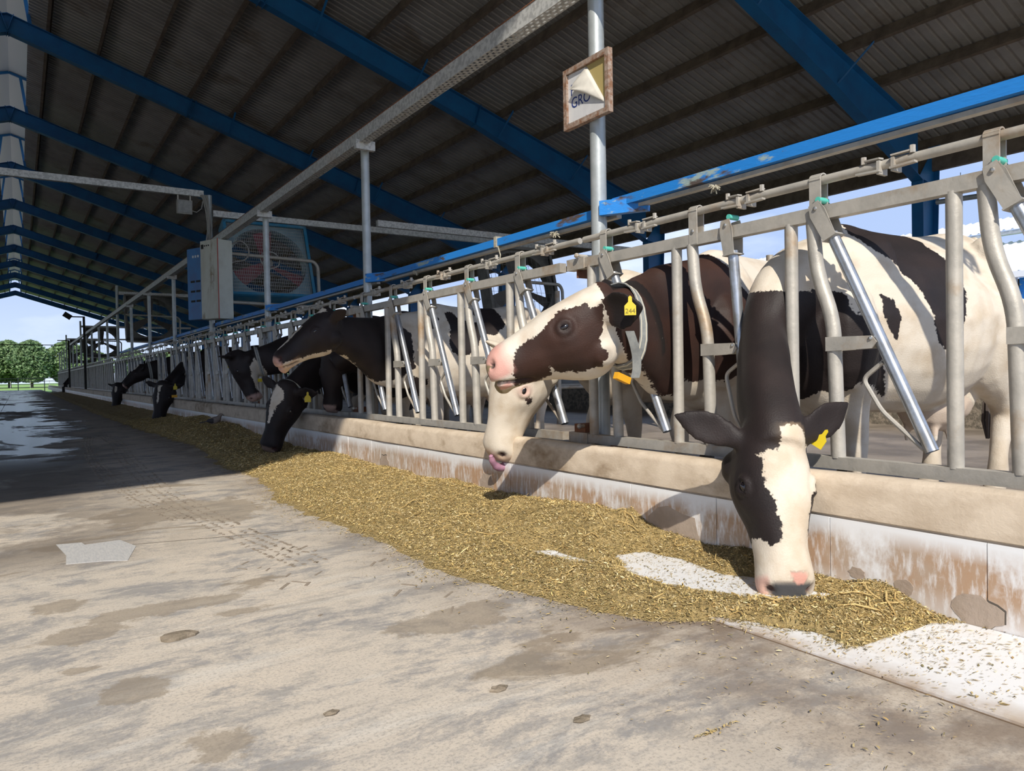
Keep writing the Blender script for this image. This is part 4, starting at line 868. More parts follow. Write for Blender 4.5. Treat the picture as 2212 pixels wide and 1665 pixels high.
def paint4(c, h, ub, hm, setc, blk):
    neck = sdf(ub[:, 0], ub[:, 2], [(-3, 3), (-.11, 3), (-.10, 1.274), (-.075, 1.156), (-.011, 1.08), (.03, .786), (-.005, .741), (-.065, .70), (-.18, .672), (-.324, .655), (-.409, .70), (-.488, .752), (-.556, .80), (-.653, .865), (-.711, .905), (-.909, .93), (-3, .93)])
    body = vor(neck, sides(ub, [[(.151, 1.23), (.20, 1.36), (.25, 1.32), (.285, 1.248), (.22, 1.13), (.182, 1.19)], C4_P4, [(.02, .70), (.12, .66), (.16, .40), (.05, .30)]]))
    f = h[:, 2]*0+.05; jaw = sdf(h[:, 0], h[:, 2], [(.60, -.115), (.55, -.125), (.474, -.150), (.369, -.195), (.273, -.228), (.219, -.258), (.16, -.275), (.14, -.6), (.8, -.6), (.8, -.115)])
    bl = sdf(h[:, 0], h[:, 1], [(.185, -.095), (.235, .012), (.325, .022), (.41, .010), (.52, -.004), (.52, -.03), (.33, -.03), (.22, -.10)]); pl = sdf(h[:, 0], h[:, 1], [(.055, -.02), (.045, .05), (-.01, .07), (-.03, .03), (-.02, -.05)])
    wh = vor(jaw, np.where(h[:, 2] > -.08, vor(bl, pl), -.1))
    setc(np.clip((h[:, 0]-.555)/.02, 0, 1)*hm, (.58, .34, .27), .85); setc(np.clip((h[:, 0]-.40)/.1, 0, 1)*np.clip((-.14-h[:, 2])/.02, 0, 1)*hm, (.60, .38, .22), .6)
    return np.where(hm, -wh, body)
def paint5(c, h, ub, hm, setc, blk):
    wh = sdf(h[:, 0], h[:, 1], [(.0, -.055), (.02, .0), (.05, .052), (.121, .059), (.198, .016), (.305, -.013), (.35, -.03), (.188, -.068), (.06, -.078)]); wh = np.where(h[:, 2] > -.09, wh, -.1)
    nose(h, hm, setc, (.25, .17, .13), .8); return np.where(hm, -wh, sides(ub, [[(-3, 3), (.9, 3), (.8, .9), (.3, .55), (-3, -1)], [(1.2, 1.5), (1.7, 1.5), (1.6, .8), (1.25, 1.0)]]))
def paint5b(c, h, ub, hm, setc, blk):
    nose(h, hm, setc, (.42, .29, .24), .85, .50); return np.where(hm, .05, sides(ub, [[(-3, 3), (1.2, 3), (1.1, .7), (.3, .5), (-3, -1)]]))
def paint6(c, h, ub, hm, setc, blk):
    wh = ball3(h, (.34, 0, -.27), (.24, .22, .095)); setc(np.clip((h[:, 0]-.50)/.03, 0, 1)*hm, (.55, .36, .30), .85)
    return np.where(hm, -wh, sides(ub, [[(-3, 3), (.7, 3), (.9, 1.0), (.3, .55), (-3, -1)]]))
def paint7(c, h, ub, hm, setc, blk):
    st = vor(sdf(h[:, 0], h[:, 1], [(.02, -.035), (.02, .03), (.12, .005), (.30, .0), (.31, -.02), (.12, -.025)]), sdf(h[:, 0], h[:, 1], [(.06, -.15), (.06, -.11), (.2, -.125), (.2, -.15)])); st = np.where(h[:, 2] > -.1, st, -.1)
    cr = vand(ub[:, 2]-(1.15+ub[:, 0]*.85), .02-np.abs(ub[:, 1]-.03)*.22, -.05-ub[:, 0]); nose(h, hm, setc, (.22, .20, .20), .8)
    return np.where(hm, -st, vand(-cr, sides(ub, [[(-3, 3), (.6, 3), (.8, .8), (.3, .5), (-3, -1)], [(1.0, 1.5), (1.7, 1.5), (1.5, .8), (1.1, .9)]])))
def paint8(c, h, ub, hm, setc, blk):
    wh = sdf(h[:, 0], h[:, 1], [(-.02, -.06), (-.02, .05), (.15, .06), (.18, -.05)]); wh = np.where(h[:, 2] > -.06, wh, -.1); setc(np.clip((h[:, 0]-.55)/.02, 0, 1)*hm, (.5, .33, .28), .85)
    return np.where(hm, -wh, sides(ub, [[(-3, 3), (.9, 3), (.7, .7), (.3, .5), (-3, -1)]]))
def paint9(c, h, ub, hm, setc, blk):
    sp = vor(ball3(ub, (-.15, .12, 1.02), (.10, .12, .13)), ball3(ub, (-.42, .12, .72), (.14, .12, .10))); st = sdf(h[:, 0], h[:, 1], [(.04, -.03), (.04, .03), (.2, .02), (.2, -.02)]); st = np.where(h[:, 2] > -.1, st, -.1)
    return np.where(hm, -st, vand(-sp, sides(ub, [[(-3, 3), (.9, 3), (.7, .7), (.3, .5), (-3, -1)]])))
def paintg(c, h, ub, hm, setc, blk): return np.where(hm, .05, sides(ub, [[(.2, 1.5), (.7, 1.5), (.8, .9), (.4, .7)], [(1.35, 1.5), (1.8, 1.5), (1.8, 1.0), (1.45, 1.1)]]))
# ------------------------------------------------------------------ the herd
cow1 = make_cow('cow', 'black and white cow with white blaze eating feed at the lower right', (2.98, 2.10), (-.99, .12),
    [(3.42, 2.02, 1.12, .24, .37, .34), (3.16, 2.09, 1.13, .225, .32, .34), (2.96, 2.13, 1.06, .165, .26, .27), (2.80, 2.115, .94, .108, .19, .21), (2.68, 2.03, .82, .106, .17, .18), (2.55, 1.92, .70, .108, .155, .16), (2.44, 1.80, .59, .105, .12, .14), (2.40, 1.76, .52, .10, .10, .11)],
    (2.38, 1.745, .600), (-.21, -.29, -.93), (-.56, -.80, .12), voxel=.0115, hide='hide', eyes=True, earlen=.27, ls=.92, hs=1.04,
    ears={1: ((-.72, 1, -.12), (.25, .25, .85)), -1: ((-.48, -1, -.10), (.25, -.25, .85))}, paint=paint1)
cow2 = make_cow('cow', 'brownish black cow with raised white-striped face, grey collar and yellow ear tag', (3.02, 2.86), (-1, -.02),
    [(3.42, 2.86, 1.10, .24, .40, .40), (3.10, 2.84, 1.06, .19, .38, .40), (2.86, 2.815, 1.03, .135, .36, .36), (2.72, 2.79, 1.03, .125, .31, .29), (2.55, 2.72, 1.04, .122, .24, .22), (2.36, 2.67, 1.06, .115, .15, .15), (2.28, 2.66, 1.06, .10, .12, .12)],
    (2.255, 2.640, 1.22), (-.69, .57, -.41), (-.55, .12, .85), voxel=.0115, hide='hide_brown', hs=1.06, hdep=1.14, mouth=.006, earlen=.22, earw=1.3, lid='lid_brown',
    ears={1: ((-.75, .75, -.12), (.35, .95, .1)), -1: ((-.6, -.9, 0), (.5, -.5, .5))}, paint=paint2)
cow3 = make_cow('cow', 'white-faced cow licking its nose with a pink tongue below the raised cow', (3.10, 3.72), (-1, .0),
    [(3.50, 3.72, 1.10, .24, .38, .38), (3.15, 3.70, 1.08, .18, .30, .34), (2.92, 3.68, 1.06, .13, .23, .25), (2.72, 3.66, 1.0, .115, .19, .19), (2.58, 3.655, .90, .11, .16, .16), (2.52, 3.65, .82, .10, .12, .12)],
    (2.46, 3.68, .985), (-.20, .20, -.96), (-.93, -.16, .1), voxel=.013, hide='hide', earlen=.21, hs=1.16, hdep=1.08, lid='lid_pink',
    ears={-1: ((-.05, -1, -.15), (.9, -.1, .3)), 1: ((-.1, 1, -.15), (.5, .3, .6))}, paint=paint3)
cow4 = make_cow('cow', 'black cow stretching its raised head out left, body white behind', (3.05, 6.36), (-1, 0),
    [(3.45, 6.36, 1.10, .24, .38, .38), (3.10, 6.36, 1.08, .19, .35, .38), (2.82, 6.345, 1.07, .14, .32, .34), (2.62, 6.26, 1.11, .13, .26, .24), (2.42, 6.15, 1.16, .12, .20, .18), (2.26, 6.09, 1.20, .11, .15, .14), (2.16, 6.06, 1.21, .1, .12, .12)],
    (2.16, 6.05, 1.385), (-.80, .03, -.60), (-.55, -.1, .82), voxel=.016, hide='hide', earlen=.19, hs=1.0,
    ears={1: ((-.65, .75, .2), (.3, .9, -.1)), -1: ((-.5, -.9, .2), (.5, -.5, .5))}, paint=paint4)
EATNECK = lambda x, y, dy: [(x+.45, y, 1.12, .22, .34, .34), (x+.14, y, 1.12, .17, .27, .34), (x-.08, y+dy*.1, 1.03, .125, .215, .27), (x-.28, y+dy*.35, .85, .105, .175, .18), (x-.44, y+dy*.7, .69, .10, .15, .155), (x-.54, y+dy*.95, .57, .105, .12, .14), (x-.58, y+dy, .52, .1, .1, .11)]
cow5 = make_cow('cow', 'black cow with cream forehead patch and collar, eating below the third post', (3.05, 7.90), (-1, 0),
    [(3.5, 7.90, 1.12, .22, .34, .34), (3.15, 7.90, 1.12, .17, .27, .34), (2.9, 7.88, 1.03, .135, .22, .27), (2.68, 7.80, .88, .12, .19, .2), (2.46, 7.68, .74, .115, .16, .17), (2.32, 7.58, .64, .11, .13, .14)],
    (2.24, 7.54, .74), (-.32, .05, -.94), (-.72, -.62, .22), voxel=.017, earlen=.22, hs=1.15, paint=paint5)
cow5b = make_cow('cow', 'black cow hanging its pinkish muzzle beside the tagged ear of the eating cow', (3.12, 7.22), (-1, 0),
    [(3.55, 7.22, 1.12, .22, .34, .34), (3.2, 7.22, 1.12, .17, .27, .34), (2.95, 7.22, 1.06, .135, .21, .25), (2.80, 7.24, 1.0, .12, .17, .18), (2.72, 7.28, .94, .11, .13, .14)],
    (2.66, 7.30, 1.06), (-.03, .12, -.99), (-.72, -.68, .1), voxel=.02, earlen=.2, paint=paint5b, hs=1.05)
cow6 = make_cow('cow', 'black cow with hanging head, pale collar and tagged ear pointing left', (3.05, 9.2), (-1, .05),
    [(3.5, 9.2, 1.12, .22, .34, .34), (3.15, 9.2, 1.14, .18, .28, .34), (2.86, 9.22, 1.12, .135, .24, .27), (2.62, 9.18, 1.06, .125, .2, .2), (2.38, 9.24, 1.0, .115, .17, .17), (2.24, 9.27, .95, .11, .13, .13)],
    (2.10, 9.28, 1.06), (.30, -.18, -.93), (-.95, .22, -.2), voxel=.02, earlen=.29, ears={-1: ((-.25, -1, .1), (.6, -.1, .5)), 1: ((-.15, .8, .6), (.3, .5, .5))}, paint=paint6)
cow7 = make_cow('cow', 'black cow with narrow white face stripes eating left of the cabinet post', (3.05, 16.28), (-1, 0),
    [(3.5, 16.28, 1.12, .22, .34, .34), (3.15, 16.28, 1.12, .17, .27, .34), (2.9, 16.25, 1.03, .14, .22, .27), (2.66, 15.9, .86, .12, .19, .2), (2.46, 15.7, .70, .115, .16, .17), (2.36, 15.55, .60, .11, .13, .14)],
    (2.28, 15.46, .74), (-.20, -.12, -.97), (-.55, -.83, .1), voxel=.026, earlen=.22, hs=1.25, paint=paint7)
cow8 = make_cow('cow', 'black cow in profile with collar, just beyond the striped eating cow', (3.05, 19.42), (-1, 0),
    [(3.5, 19.42, 1.12, .22, .34, .34), (3.15, 19.42, 1.12, .18, .28, .34), (2.86, 19.42, 1.08, .15, .24, .28), (2.62, 19.42, 1.05, .13, .2, .2), (2.46, 19.42, 1.02, .12, .15, .15)],
    (2.40, 19.42, 1.17), (-.72, .05, -.69), (-.6, 0, .75), voxel=.03, earlen=.2, paint=paint8)
cow9 = make_cow('cow', 'black cow with white neck spots eating, farthest of the clear eating cows', (3.05, 24.45), (-1, 0), EATNECK(3.05, 24.45, -.5), (2.36, 23.95, .70), (-.18, -.15, -.97), (-.55, -.82, .1), voxel=.034, earlen=.22, hs=1.2, paint=paint9)
cow10 = make_cow('cow', 'tiny far black cow at the dim end of the feed row', (3.05, 56.0), (-1, 0), EATNECK(3.05, 56.0, -.3), (2.42, 55.6, .62), (-.18, -.15, -.97), (-.7, -.6, .1), voxel=.05, eyes=False, paint=paint8)
cowg = make_cow('cow', 'cow standing in the yard behind, cut off by the right edge', (10.9, 3.2), (.85, -.5),
    [(10.5, 3.45, 1.12, .22, .34, .34), (10.9, 3.2, 1.16, .17, .27, .3), (11.15, 3.05, 1.22, .13, .2, .22), (11.3, 2.95, 1.3, .11, .14, .15)],
    (11.38, 2.9, 1.45), (.62, -.55, -.55), (.4, -.3, .8), voxel=.03, group='cows in the yard', paint=paintg)

# collars, tags, tongue
collar(cow2, cow2.neck_rings[22], (-.6, .1, .3), .048, 1.07)
b = MB(); r0 = [V(2.375, 2.535, 1.02), V(2.40, 2.535, .96), V(2.425, 2.545, .90), V(2.435, 2.555, .84), V(2.432, 2.565, .80)]
r0 = [Vector(p) for p in spline([tuple(p) for p in r0], 6)]; b.loft([[p+V(.017, -.012, 0), p+V(-.017, .012, 0), p+V(-.015, .016, 0), p+V(.019, -.008, 0)] for p in r0])
b.build('collar_end', 'collar', cow2.obj)
b = MB(); b.box((2.36, 2.575, .800), (.085, .03, .032), Matrix.Rotation(.35, 3, 'Y')); b.build('collar_tag', 'tag_orange', cow2.obj)
ear_tag(cow2, cow2.ear_l[0]+cow2.ear_l[1]*.150+V(-.030, -.045, .0), (-.62, -.78, .05), .050, '244')
ear_tag(cow1, cow1.ear_l[0]+cow1.ear_l[1]*.11+V(-.02, -.02, -.055), (-.95, -.2, .3), .046, None, 'tag_yellow', (.3, -.4, .8))
b = MB(); tp = [cow3.Hd(.50, .045, -.185), cow3.Hd(.575, .035, -.19), cow3.Hd(.622, .03, -.155), cow3.Hd(.632, .026, -.115), cow3.Hd(.608, .024, -.075), cow3.Hd(.57, .022, -.048)]
T_ = spline([tuple(p) for p in tp], 5); rs = [.026]*6+[.027]*6+[.025]*6+[.020]*5+[.014]*2+[.005]
b.tube([Vector(p) for p in T_], .02, 10, True, rs[:len(T_)]); b.build('tongue', 'tongue', cow3.obj, True)
collar(cow5, cow5.neck_rings[23], (-.6, .1, .5), .05, 1.07); ear_tag(cow5, cow5.ear_l[0]+cow5.ear_l[1]*.14+V(-.03, -.06, -.05), (-.4, -.9, 0), .062)
collar(cow6, cow6.neck_rings[18], (-.8, .1, .4), .055, 1.07); ear_tag(cow6, cow6.ear_r[0]+cow6.ear_r[1]*.17+V(-.02, -.04, -.06), (-.3, -.95, 0), .075)
b = MB(); b.box((2.42, 9.16, .80), (.11, .04, .04)); b.build('collar_tag', 'tag_yellow', cow6.obj)
collar(cow7, cow7.neck_rings[22], (-.5, -.3, .6), .07, 1.07); b = MB(); b.box((2.50, 15.42, .50), (.10, .04, .05)); b.build('collar_tag', 'tag_orange', cow7.obj)
ear_tag(cow7, cow7.ear_l[0]+cow7.ear_l[1]*.12+V(-.03, -.05, -.02), (-.3, -.95, 0), .07)
collar(cow8, cow8.neck_rings[15], (-1, 0, .1), .07, 1.07); ear_tag(cow9, cow9.ear_l[0]+cow9.ear_l[1]*.12+V(-.03, -.05, -.0), (-.3, -.95, 0), .08)
# ================================================================== sign, cabinets, fans, lamps
def text_mesh(body, size, name, material, extrude=.0006):
    cu = bpy.data.curves.new(name, 'FONT'); cu.body = body; cu.size = size; cu.extrude = extrude
    to = bpy.data.objects.new(name, cu); COL.objects.link(to); dg = bpy.context.evaluated_depsgraph_get(); dg.update()
    me = bpy.data.meshes.new_from_object(to.evaluated_get(dg)); bpy.data.objects.remove(to); me.materials.append(M[material]); return me
M['sign_frame'] = mat('rusty_sign_frame', (.33, .25, .20), .75, .2, (.24, .12, .065), 24, .42, .60, .3, 60, col3=(.42, .34, .28), scale3=40, lo3=.5, hi3=.65)
M['sign_board'] = mat('ochre_board', (.42, .33, .13), .5)
M['sign_paper'] = mat('white_vinyl', (.66, .66, .66), .5, 0, (.58, .58, .59), 12, .4, .65)
M['sign_flap'] = mat('vinyl_back', (.66, .63, .56), .55, 0, (.56, .53, .47), 10, .4, .65)
M['sign_ink'] = mat('navy_ink', (.02, .045, .20), .5)
sg = empty('sign', (2.855, 3.39, 2.51), 'rust-framed sign with peeling white sheet on the thick post', 'sign')
SX = 2.862; y0, y1, z0, z1 = 3.182, 3.600, 2.325, 2.692; fw_ = .032
for nm, c_, d_ in (('top', (SX, (y0+y1)/2, z1-fw_/2), (.034, y1-y0, fw_)), ('bottom', (SX, (y0+y1)/2, z0+fw_/2), (.034, y1-y0, fw_)), ('a', (SX, y0+fw_/2, (z0+z1)/2), (.034, fw_, z1-z0-2*fw_)), ('b', (SX, y1-fw_/2, (z0+z1)/2), (.034, fw_, z1-z0-2*fw_))):
    b = MB(); b.box(c_, d_); b.build('frame_bar', 'sign_frame', sg)
b = MB(); b.box((SX+.006, (y0+y1)/2, (z0+z1)/2), (.004, y1-y0-2*fw_+.004, z1-z0-2*fw_+.004)); b.build('board', 'sign_board', sg)
iy0, iy1, iz0, iz1 = y0+fw_, y1-fw_, z0+fw_, z1-fw_          # iy1 is the left edge as seen from the aisle
# vinyl still stuck: everything below the peel line from the top middle to the lower right corner
fold_t = iy0+(iy1-iy0)*.50
b = MB(); b.prism([(SX-.001, iy1, iz0), (SX-.001, iy0+.004, iz0), (SX-.001, iy0+.004, iz0+.028), (SX-.001, fold_t, iz1-.006), (SX-.001, iy1, iz1)], (.003, 0, 0)); pp = b.build('vinyl_sheet', 'sign_paper', sg)
# peeled corner folded over towards the aisle
A0 = Vector((SX-.002, iy0+.004, iz0+.028)); A1 = Vector((SX-.002, fold_t, iz1-.006)); tipP = Vector((SX-.034, iy1-.052, iz0+.196))
b = MB(); R1 = []; nst_ = 10
for i in range(nst_+1):
    t = i/nst_; e0 = A0.lerp(A1, t); row = []
    for j in range(9):
        s_ = j/8; q = e0.lerp(tipP, s_*(1.0 if 0 < i < nst_ else .985)); bul = math.sin(math.pi*s_)*.016*math.sin(math.pi*min(max(t, .12), .9)); row.append(q+Vector((-bul-.010*math.sin(3.1*s_)*math.sin(9*t)*.6, .012*math.sin(math.pi*s_)*(t-.5), .010*math.sin(math.pi*s_)*(.5-t))))
    R1.append(row)
b.loft(R1, cap=False, closed=False); fp = b.build('peeled_corner', 'sign_flap', sg, True); sm = fp.modifiers.new('thick', 'SOLIDIFY'); sm.thickness = .0015
# letters, read from the aisle (left is +Y)
LM = Matrix(((0, 0, -1, 0), (-1, 0, 0, 0), (0, 1, 0, 0), (0, 0, 0, 1)))
def letters(body, y, z, size, sx=.80):
    me = text_mesh(body, size, 'lettering', 'sign_ink'); o = bpy.data.objects.new('lettering', me); COL.objects.link(o); o.parent = pp
    o.matrix_local = Matrix.Translation(Vector((SX-.0018, y, z))-sg.location) @ LM @ Matrix.Diagonal((sx, 1, 1, 1)); return o
letters('GRO', iy1-.028, iz0+.090, .092, .92); letters('F', iy1-.022, iz0+.168, .098, .80)
for yy, zz in ((iy1-.004, iz1-.008), (iy1-.006, iz0+.008), ((iy0+iy1)/2, iz0+.004), (iy0+.006, iz0+.03)): b = MB(); b.ball((SX-.006, yy, zz), .006, 8, 5); b.build('nail_head', 'bolt', sg)
# ---- electric cabinets on the thick post
M['cab_beige'] = mat('beige_cabinet_paint', (.52, .53, .46), .5, 0, (.44, .43, .35), 5, .45, .68, col3=(.21, .155, .085), scale3=3.2, lo3=.60, hi3=.72, stretch=(1, 1, .45))
M['cab_side'] = mat('pale_cabinet_paint', (.60, .63, .57), .5, 0, (.53, .55, .49), 5, .45, .68)  # lit side of the beige cabinet: the light is put into the colour
M['cab_blue'] = mat('blue_cabinet_paint', (.03, .17, .42), .45, 0, (.04, .13, .33), 4, .45, .65)
M['red_seal'] = mat('red_door_seal', (.40, .07, .05), .6); M['vent_black'] = mat('vent_slots', (.015, .015, .015), .7); M['lamp_white'] = mat('indicator_white', (.75, .75, .72), .4)
def cabinet(name, label, corner, w_, d_, z0_, z1_, body, side, nrm):
    """corner: the vertical edge between door and visible side"""
    n_ = Vector((*nrm, 0)).normalized(); along = Vector((0, 0, 1)).cross(n_)*-1     # along the door, away from the corner
    e = empty(name, (corner[0], corner[1], z0_), label, 'cabinet'); c = Vector((corner[0], corner[1], 0)); Rm = Matrix((along, n_, Vector((0, 0, 1)))).transposed()
    h_ = z1_-z0_; b = MB(); b.box(c+along*w_/2-n_*(d_/2)+Vector((0, 0, z0_+h_/2)), (w_, d_, h_), Rm); b.build('body', side, e)
    b = MB(); b.box(c+along*w_/2+n_*.012+Vector((0, 0, z0_+h_/2)), (w_-.006, .022, h_-.01), Rm); dr = b.build('door', body, e)
    def on(u, z, du, dz, th, nm, m_):
        b = MB(); b.box(c+along*u+n_*(.023+th/2)+Vector((0, 0, z)), (du, th, dz), Rm); return b.build(nm, m_, dr)
    return e, on, h_
_n = (-.91, -.41)
e, on, h_ = cabinet('beige_cabinet', 'tall rust-streaked beige electric cabinet on the thick post', (2.72, 12.45), .42, .27, 1.80, 3.08, 'cab_beige', 'cab_side', _n)
b = MB(); b.box(Vector((2.72, 12.45, 2.44))+Vector((_n[0], _n[1], 0))*.004, (.012, .012, 1.30)); b.build('door_seal', 'red_seal', e)
on(.10, 2.45, .03, .10, .02, 'door_handle', 'galv'); on(.36, 2.98, .05, .07, .012, 'switch', 'vent_black')
for k in range(3): on(.20+.05*k, 2.99, .014, .022, .01, 'indicator', 'vent_black')
e, on, h_ = cabinet('blue_cabinet', 'blue electric cabinet with black vent slots left of the beige one', (2.72, 13.45), .46, .24, 1.86, 3.10, 'cab_blue', 'cab_blue', _n)
for k in range(3): on(.14+.07*k, 2.95, .030, .04, .014, 'indicator', 'lamp_white')
for r_ in range(3):
    for k in range(2): on(.16+.15*k, 2.52-.17*r_, .11, .035, .006, 'vent_slot', 'vent_black')
# cables down the post
b = MB()
for k in range(6):
    x = 2.86+.014*k; y = 13.86-.02*(k % 3); b.tube([(x-.10, y, 4.08), (x-.06, y, 4.02), (x-.02+.02*math.sin(k), y-.01, 3.8), (x+.01*math.cos(k*2), y-.02, 3.5), (x-.03-.02*(k % 2), y-.06*(k % 3), 3.25), (x-.06-.02*k, y-.30-.1*(k % 3), 3.11)], .011, 6)
tag(b.build('cable_bundle', 'cable', base=(2.88, 13.86, 3.1), smooth=True), 'grey cable bundle running down into the cabinets', 'cable')
# white rag hooked between the cabinets and a loose cable loop by the fan
M['rag'] = mat('white_rag', (.70, .66, .58), .9)
b = MB(); b.ball((2.63, 12.93, 2.52), (.045, .05, .10), 10, 7); b.ball((2.64, 12.9, 2.30), (.05, .05, .12), 10, 7); b.tube([(2.635, 12.92, 2.62), (2.635, 12.915, 2.2)], .03, 8, True, [.02, .045]); tag(b.build('rag', 'rag', base=(2.63, 12.92, 2.2), smooth=True), 'white rag hanging between the blue and beige cabinets', 'rag')
b = MB(); b.tube([(2.90, 12.62, 3.0)]+[(3.16+.16*math.sin(a_), 12.9, 2.98+.17*math.cos(a_)) for a_ in [math.pi*i/14 for i in range(15)]]+[(2.90, 12.62, 2.72)], .013, 8); tag(b.build('cable_loop', 'cable', base=(3.16, 13.0, 2.8), smooth=True), 'pale loop of cable beside the large blue fan', 'cable')
# cross beams at the thick posts
def cross(y, z, x0, x1, label):
    b = MB(); b.box(((x0+x1)/2, y, z), (x1-x0, .08, .11)); tag(b.build('cross_beam', 'galv_spangle', base=(x0, y, z)), label, 'beam', 'galvanised cross beams')
cross(13.92, 4.11, -2.9, 2.82, 'galvanised cross beam over the aisle at the upper left'); cross(13.95, 3.79, 2.98, 10.4, 'galvanised cross beam holding the large blue fan')
cross(28.9, 3.86, 2.98, 8.6, 'galvanised cross beam holding the far dusty fan'); cross(46.9, 3.82, 2.98, 8.6, 'galvanised cross beam holding the small dark fan'); cross(61.3, 3.82, 2.98, 8.6, 'galvanised cross beam holding the farthest fan'); cross(3.45, 4.20, -2.9, 2.82, 'galvanised cross beam over the aisle above the sign post')
# flood lamp
M['lens'] = mat('dusty_lamp_glass', (.16, .16, .16), .25, 0, (.26, .26, .25), 14, .4, .65)
e = empty('flood_lamp', (2.50, 13.9, 3.72), 'square dusty flood lamp hanging from the aisle cross beam', 'lamp'); Rm = Matrix.Rotation(.12, 3, 'X')
b = MB(); b.box((2.50, 13.92, 3.85), (.25, .07, .24), Rm); b.build('housing', 'cable', e); b = MB(); b.box((2.50, 13.872, 3.85), (.22, .01, .21), Rm); b.build('lens', 'lens', e)
b = MB(); b.bar((2.40, 13.93, 3.97), (2.40, 13.93, 4.06), .02, .02); b.bar((2.60, 13.93, 3.97), (2.60, 13.93, 4.06), .02, .02); b.build('yoke', 'galv', e)
b = MB(); b.tube([(2.61, 13.93, 3.80), (2.70, 13.92, 3.78), (2.78, 13.9, 3.85), (2.80, 13.88, 3.98)], .009, 6); b.build('lead', 'cable', e, True)
# ---- box fans
M['mesh_wire'] = mat('fan_guard_wire', (.42, .42, .40), .5, .3); M['mesh_wire_d'] = mat('dusty_guard_wire', (.16, .155, .14), .7); M['blade_d'] = mat('dusty_blade', (.13, .115, .10), .7)
def fan(name, label, ctr, S_, tilt, yaw_, mats, detail=True):
    e = empty(name, ctr, label, 'fan', 'box fans above the feed fence'); Rm = Matrix.Rotation(yaw_, 3, 'Z') @ Matrix.Rotation(tilt, 3, 'X'); c = Vector(ctr); fr, cone, blade, wire = mats
    def P(x, y, z): return c+Rm @ Vector((x, y, z))
    dpt = .34; hS = S_/2
    def bx(nm, cx, cy, cz, dx, dy, dz, m_):
        b = MB(); b.box(P(cx, cy, cz), (dx, dy, dz), Rm); return b.build(nm, m_, e)
    bx('side_panel', -hS, dpt/2, 0, .02, dpt, S_, fr); bx('side_panel', hS, dpt/2, 0, .02, dpt, S_, fr); bx('bottom_panel', 0, dpt/2, -hS, S_, dpt, .02, fr); bx('top_panel', 0, dpt/2, hS, S_, dpt, .02, fr)
    for sx_ in (-1, 1): bx('front_rail', sx_*(hS-.02), -.015, 0, .05, .03, S_, fr)
    for sz in (-1, 1): bx('front_rail', 0, -.015, sz*(hS-.02), S_, .03, .05, fr)
    # shroud plate with a round opening
    n_ = 40; Ro = hS*.93; b = MB(); r0 = []; r1 = []; r2 = []
    for i in range(n_):
        a = 2*math.pi*i/n_; cx, cz = math.cos(a), math.sin(a); m_ = max(abs(cx), abs(cz)); r0.append(P(cx/m_*hS*.99, .06, cz/m_*hS*.99)); r1.append(P(cx*Ro, .09, cz*Ro)); r2.append(P(cx*Ro*.97, .30, cz*Ro*.97))
    b.loft([r0, r1, r2], cap=False); sh = b.build('shroud', cone, e, True); sm_ = sh.modifiers.new('thick', 'SOLIDIFY'); sm_.thickness = .006
    for k in range(3):
        a = math.radians(92+120*k); b = MB(); rr = []
        for t in (.10, .3, .6, .85, .98):
            R_ = Ro*t; wd = .07+.10*t; tw = .75-.45*t; d1 = Vector((math.cos(a), 0, math.sin(a))); sd_ = Vector((-math.sin(a)*math.cos(tw), math.sin(tw), math.cos(a)*math.cos(tw)))
            q = d1*R_+Vector((0, .20, 0)); nn = d1.cross(sd_)*.006; rr.append([P(*(q-sd_*wd)), P(*(q-sd_*0+nn)), P(*(q+sd_*wd)), P(*(q-nn))])
        b.loft(rr); b.build('blade', blade, e)
    b = MB(); b.tube([P(0, .12, 0), P(0, .32, 0)], .09, 16); b.build('hub', wire, e, True)
    # guard: wires, joined (too fine to pick apart)
    b = MB(); nv = 44 if detail else 16; nh = 22 if detail else 8
    for i in range(1, nv): x = -hS+S_*i/nv; b.bar(P(x, -.006, -hS), P(x, -.006, hS), .005, .005)
    for i in range(1, nh): z = -hS+S_*i/nh; b.bar(P(-hS, .0, z), P(hS, .0, z), .005, .005)
    tag(b.build('guard_wires', wire, e), kind='stuff')
    b = MB(); b.tube([P(.17*math.cos(a_), -.012, .17*math.sin(a_)-.02) for a_ in [2*math.pi*i/20 for i in range(21)]], .011, 8); b.build('guard_ring', wire, e, True)
    # tube cradle around the fan
    b = MB(); b.tube(arc([P(-hS, -.06, .03), P(hS*1.05, -.06, -.02), P(hS*1.17, .0, -.10), P(hS*1.12, .12, -hS*1.08), P(hS*.9, .12, -hS*1.18), P(-hS, .12, -hS*1.12)], 6, .14), .032, 10); b.build('cradle_tube', 'galv', e, True)
    return e
fan('box_fan', 'large blue box fan with red blades behind the beige cabinet', (3.82, 13.42, 2.96), 1.48, -.38, -.02, ('blue_fan', 'fan_cone', 'red_blade', 'mesh_wire'))
fan('box_fan', 'dusty grey box fan beyond the cabinets', (3.95, 28.6, 3.05), 1.6, -.3, 0, ('fan_dull', 'fan_dull', 'blade_d', 'mesh_wire_d'), False)
fan('box_fan', 'small dark box fan at the far end of the row', (3.95, 46.6, 3.0), 1.6, -.3, 0, ('fan_dull', 'fan_dull', 'blade_d', 'mesh_wire_d'), False)
fan('box_fan', 'tiny dark box fan farthest along the row', (3.95, 61.0, 3.0), 1.6, -.3, 0, ('fan_dull', 'fan_dull', 'blade_d', 'mesh_wire_d'), False)
fan('box_fan', 'dusty box fan deep in the barn above the white-faced cow', (8.1, 11.6, 2.55), 1.5, -.3, -.1, ('fan_dull', 'fan_dull', 'blade_d', 'mesh_wire_d'), False)
cross(11.8, 3.45, 5.2, 11.4, 'galvanised cross beam holding the fan deep in the barn')
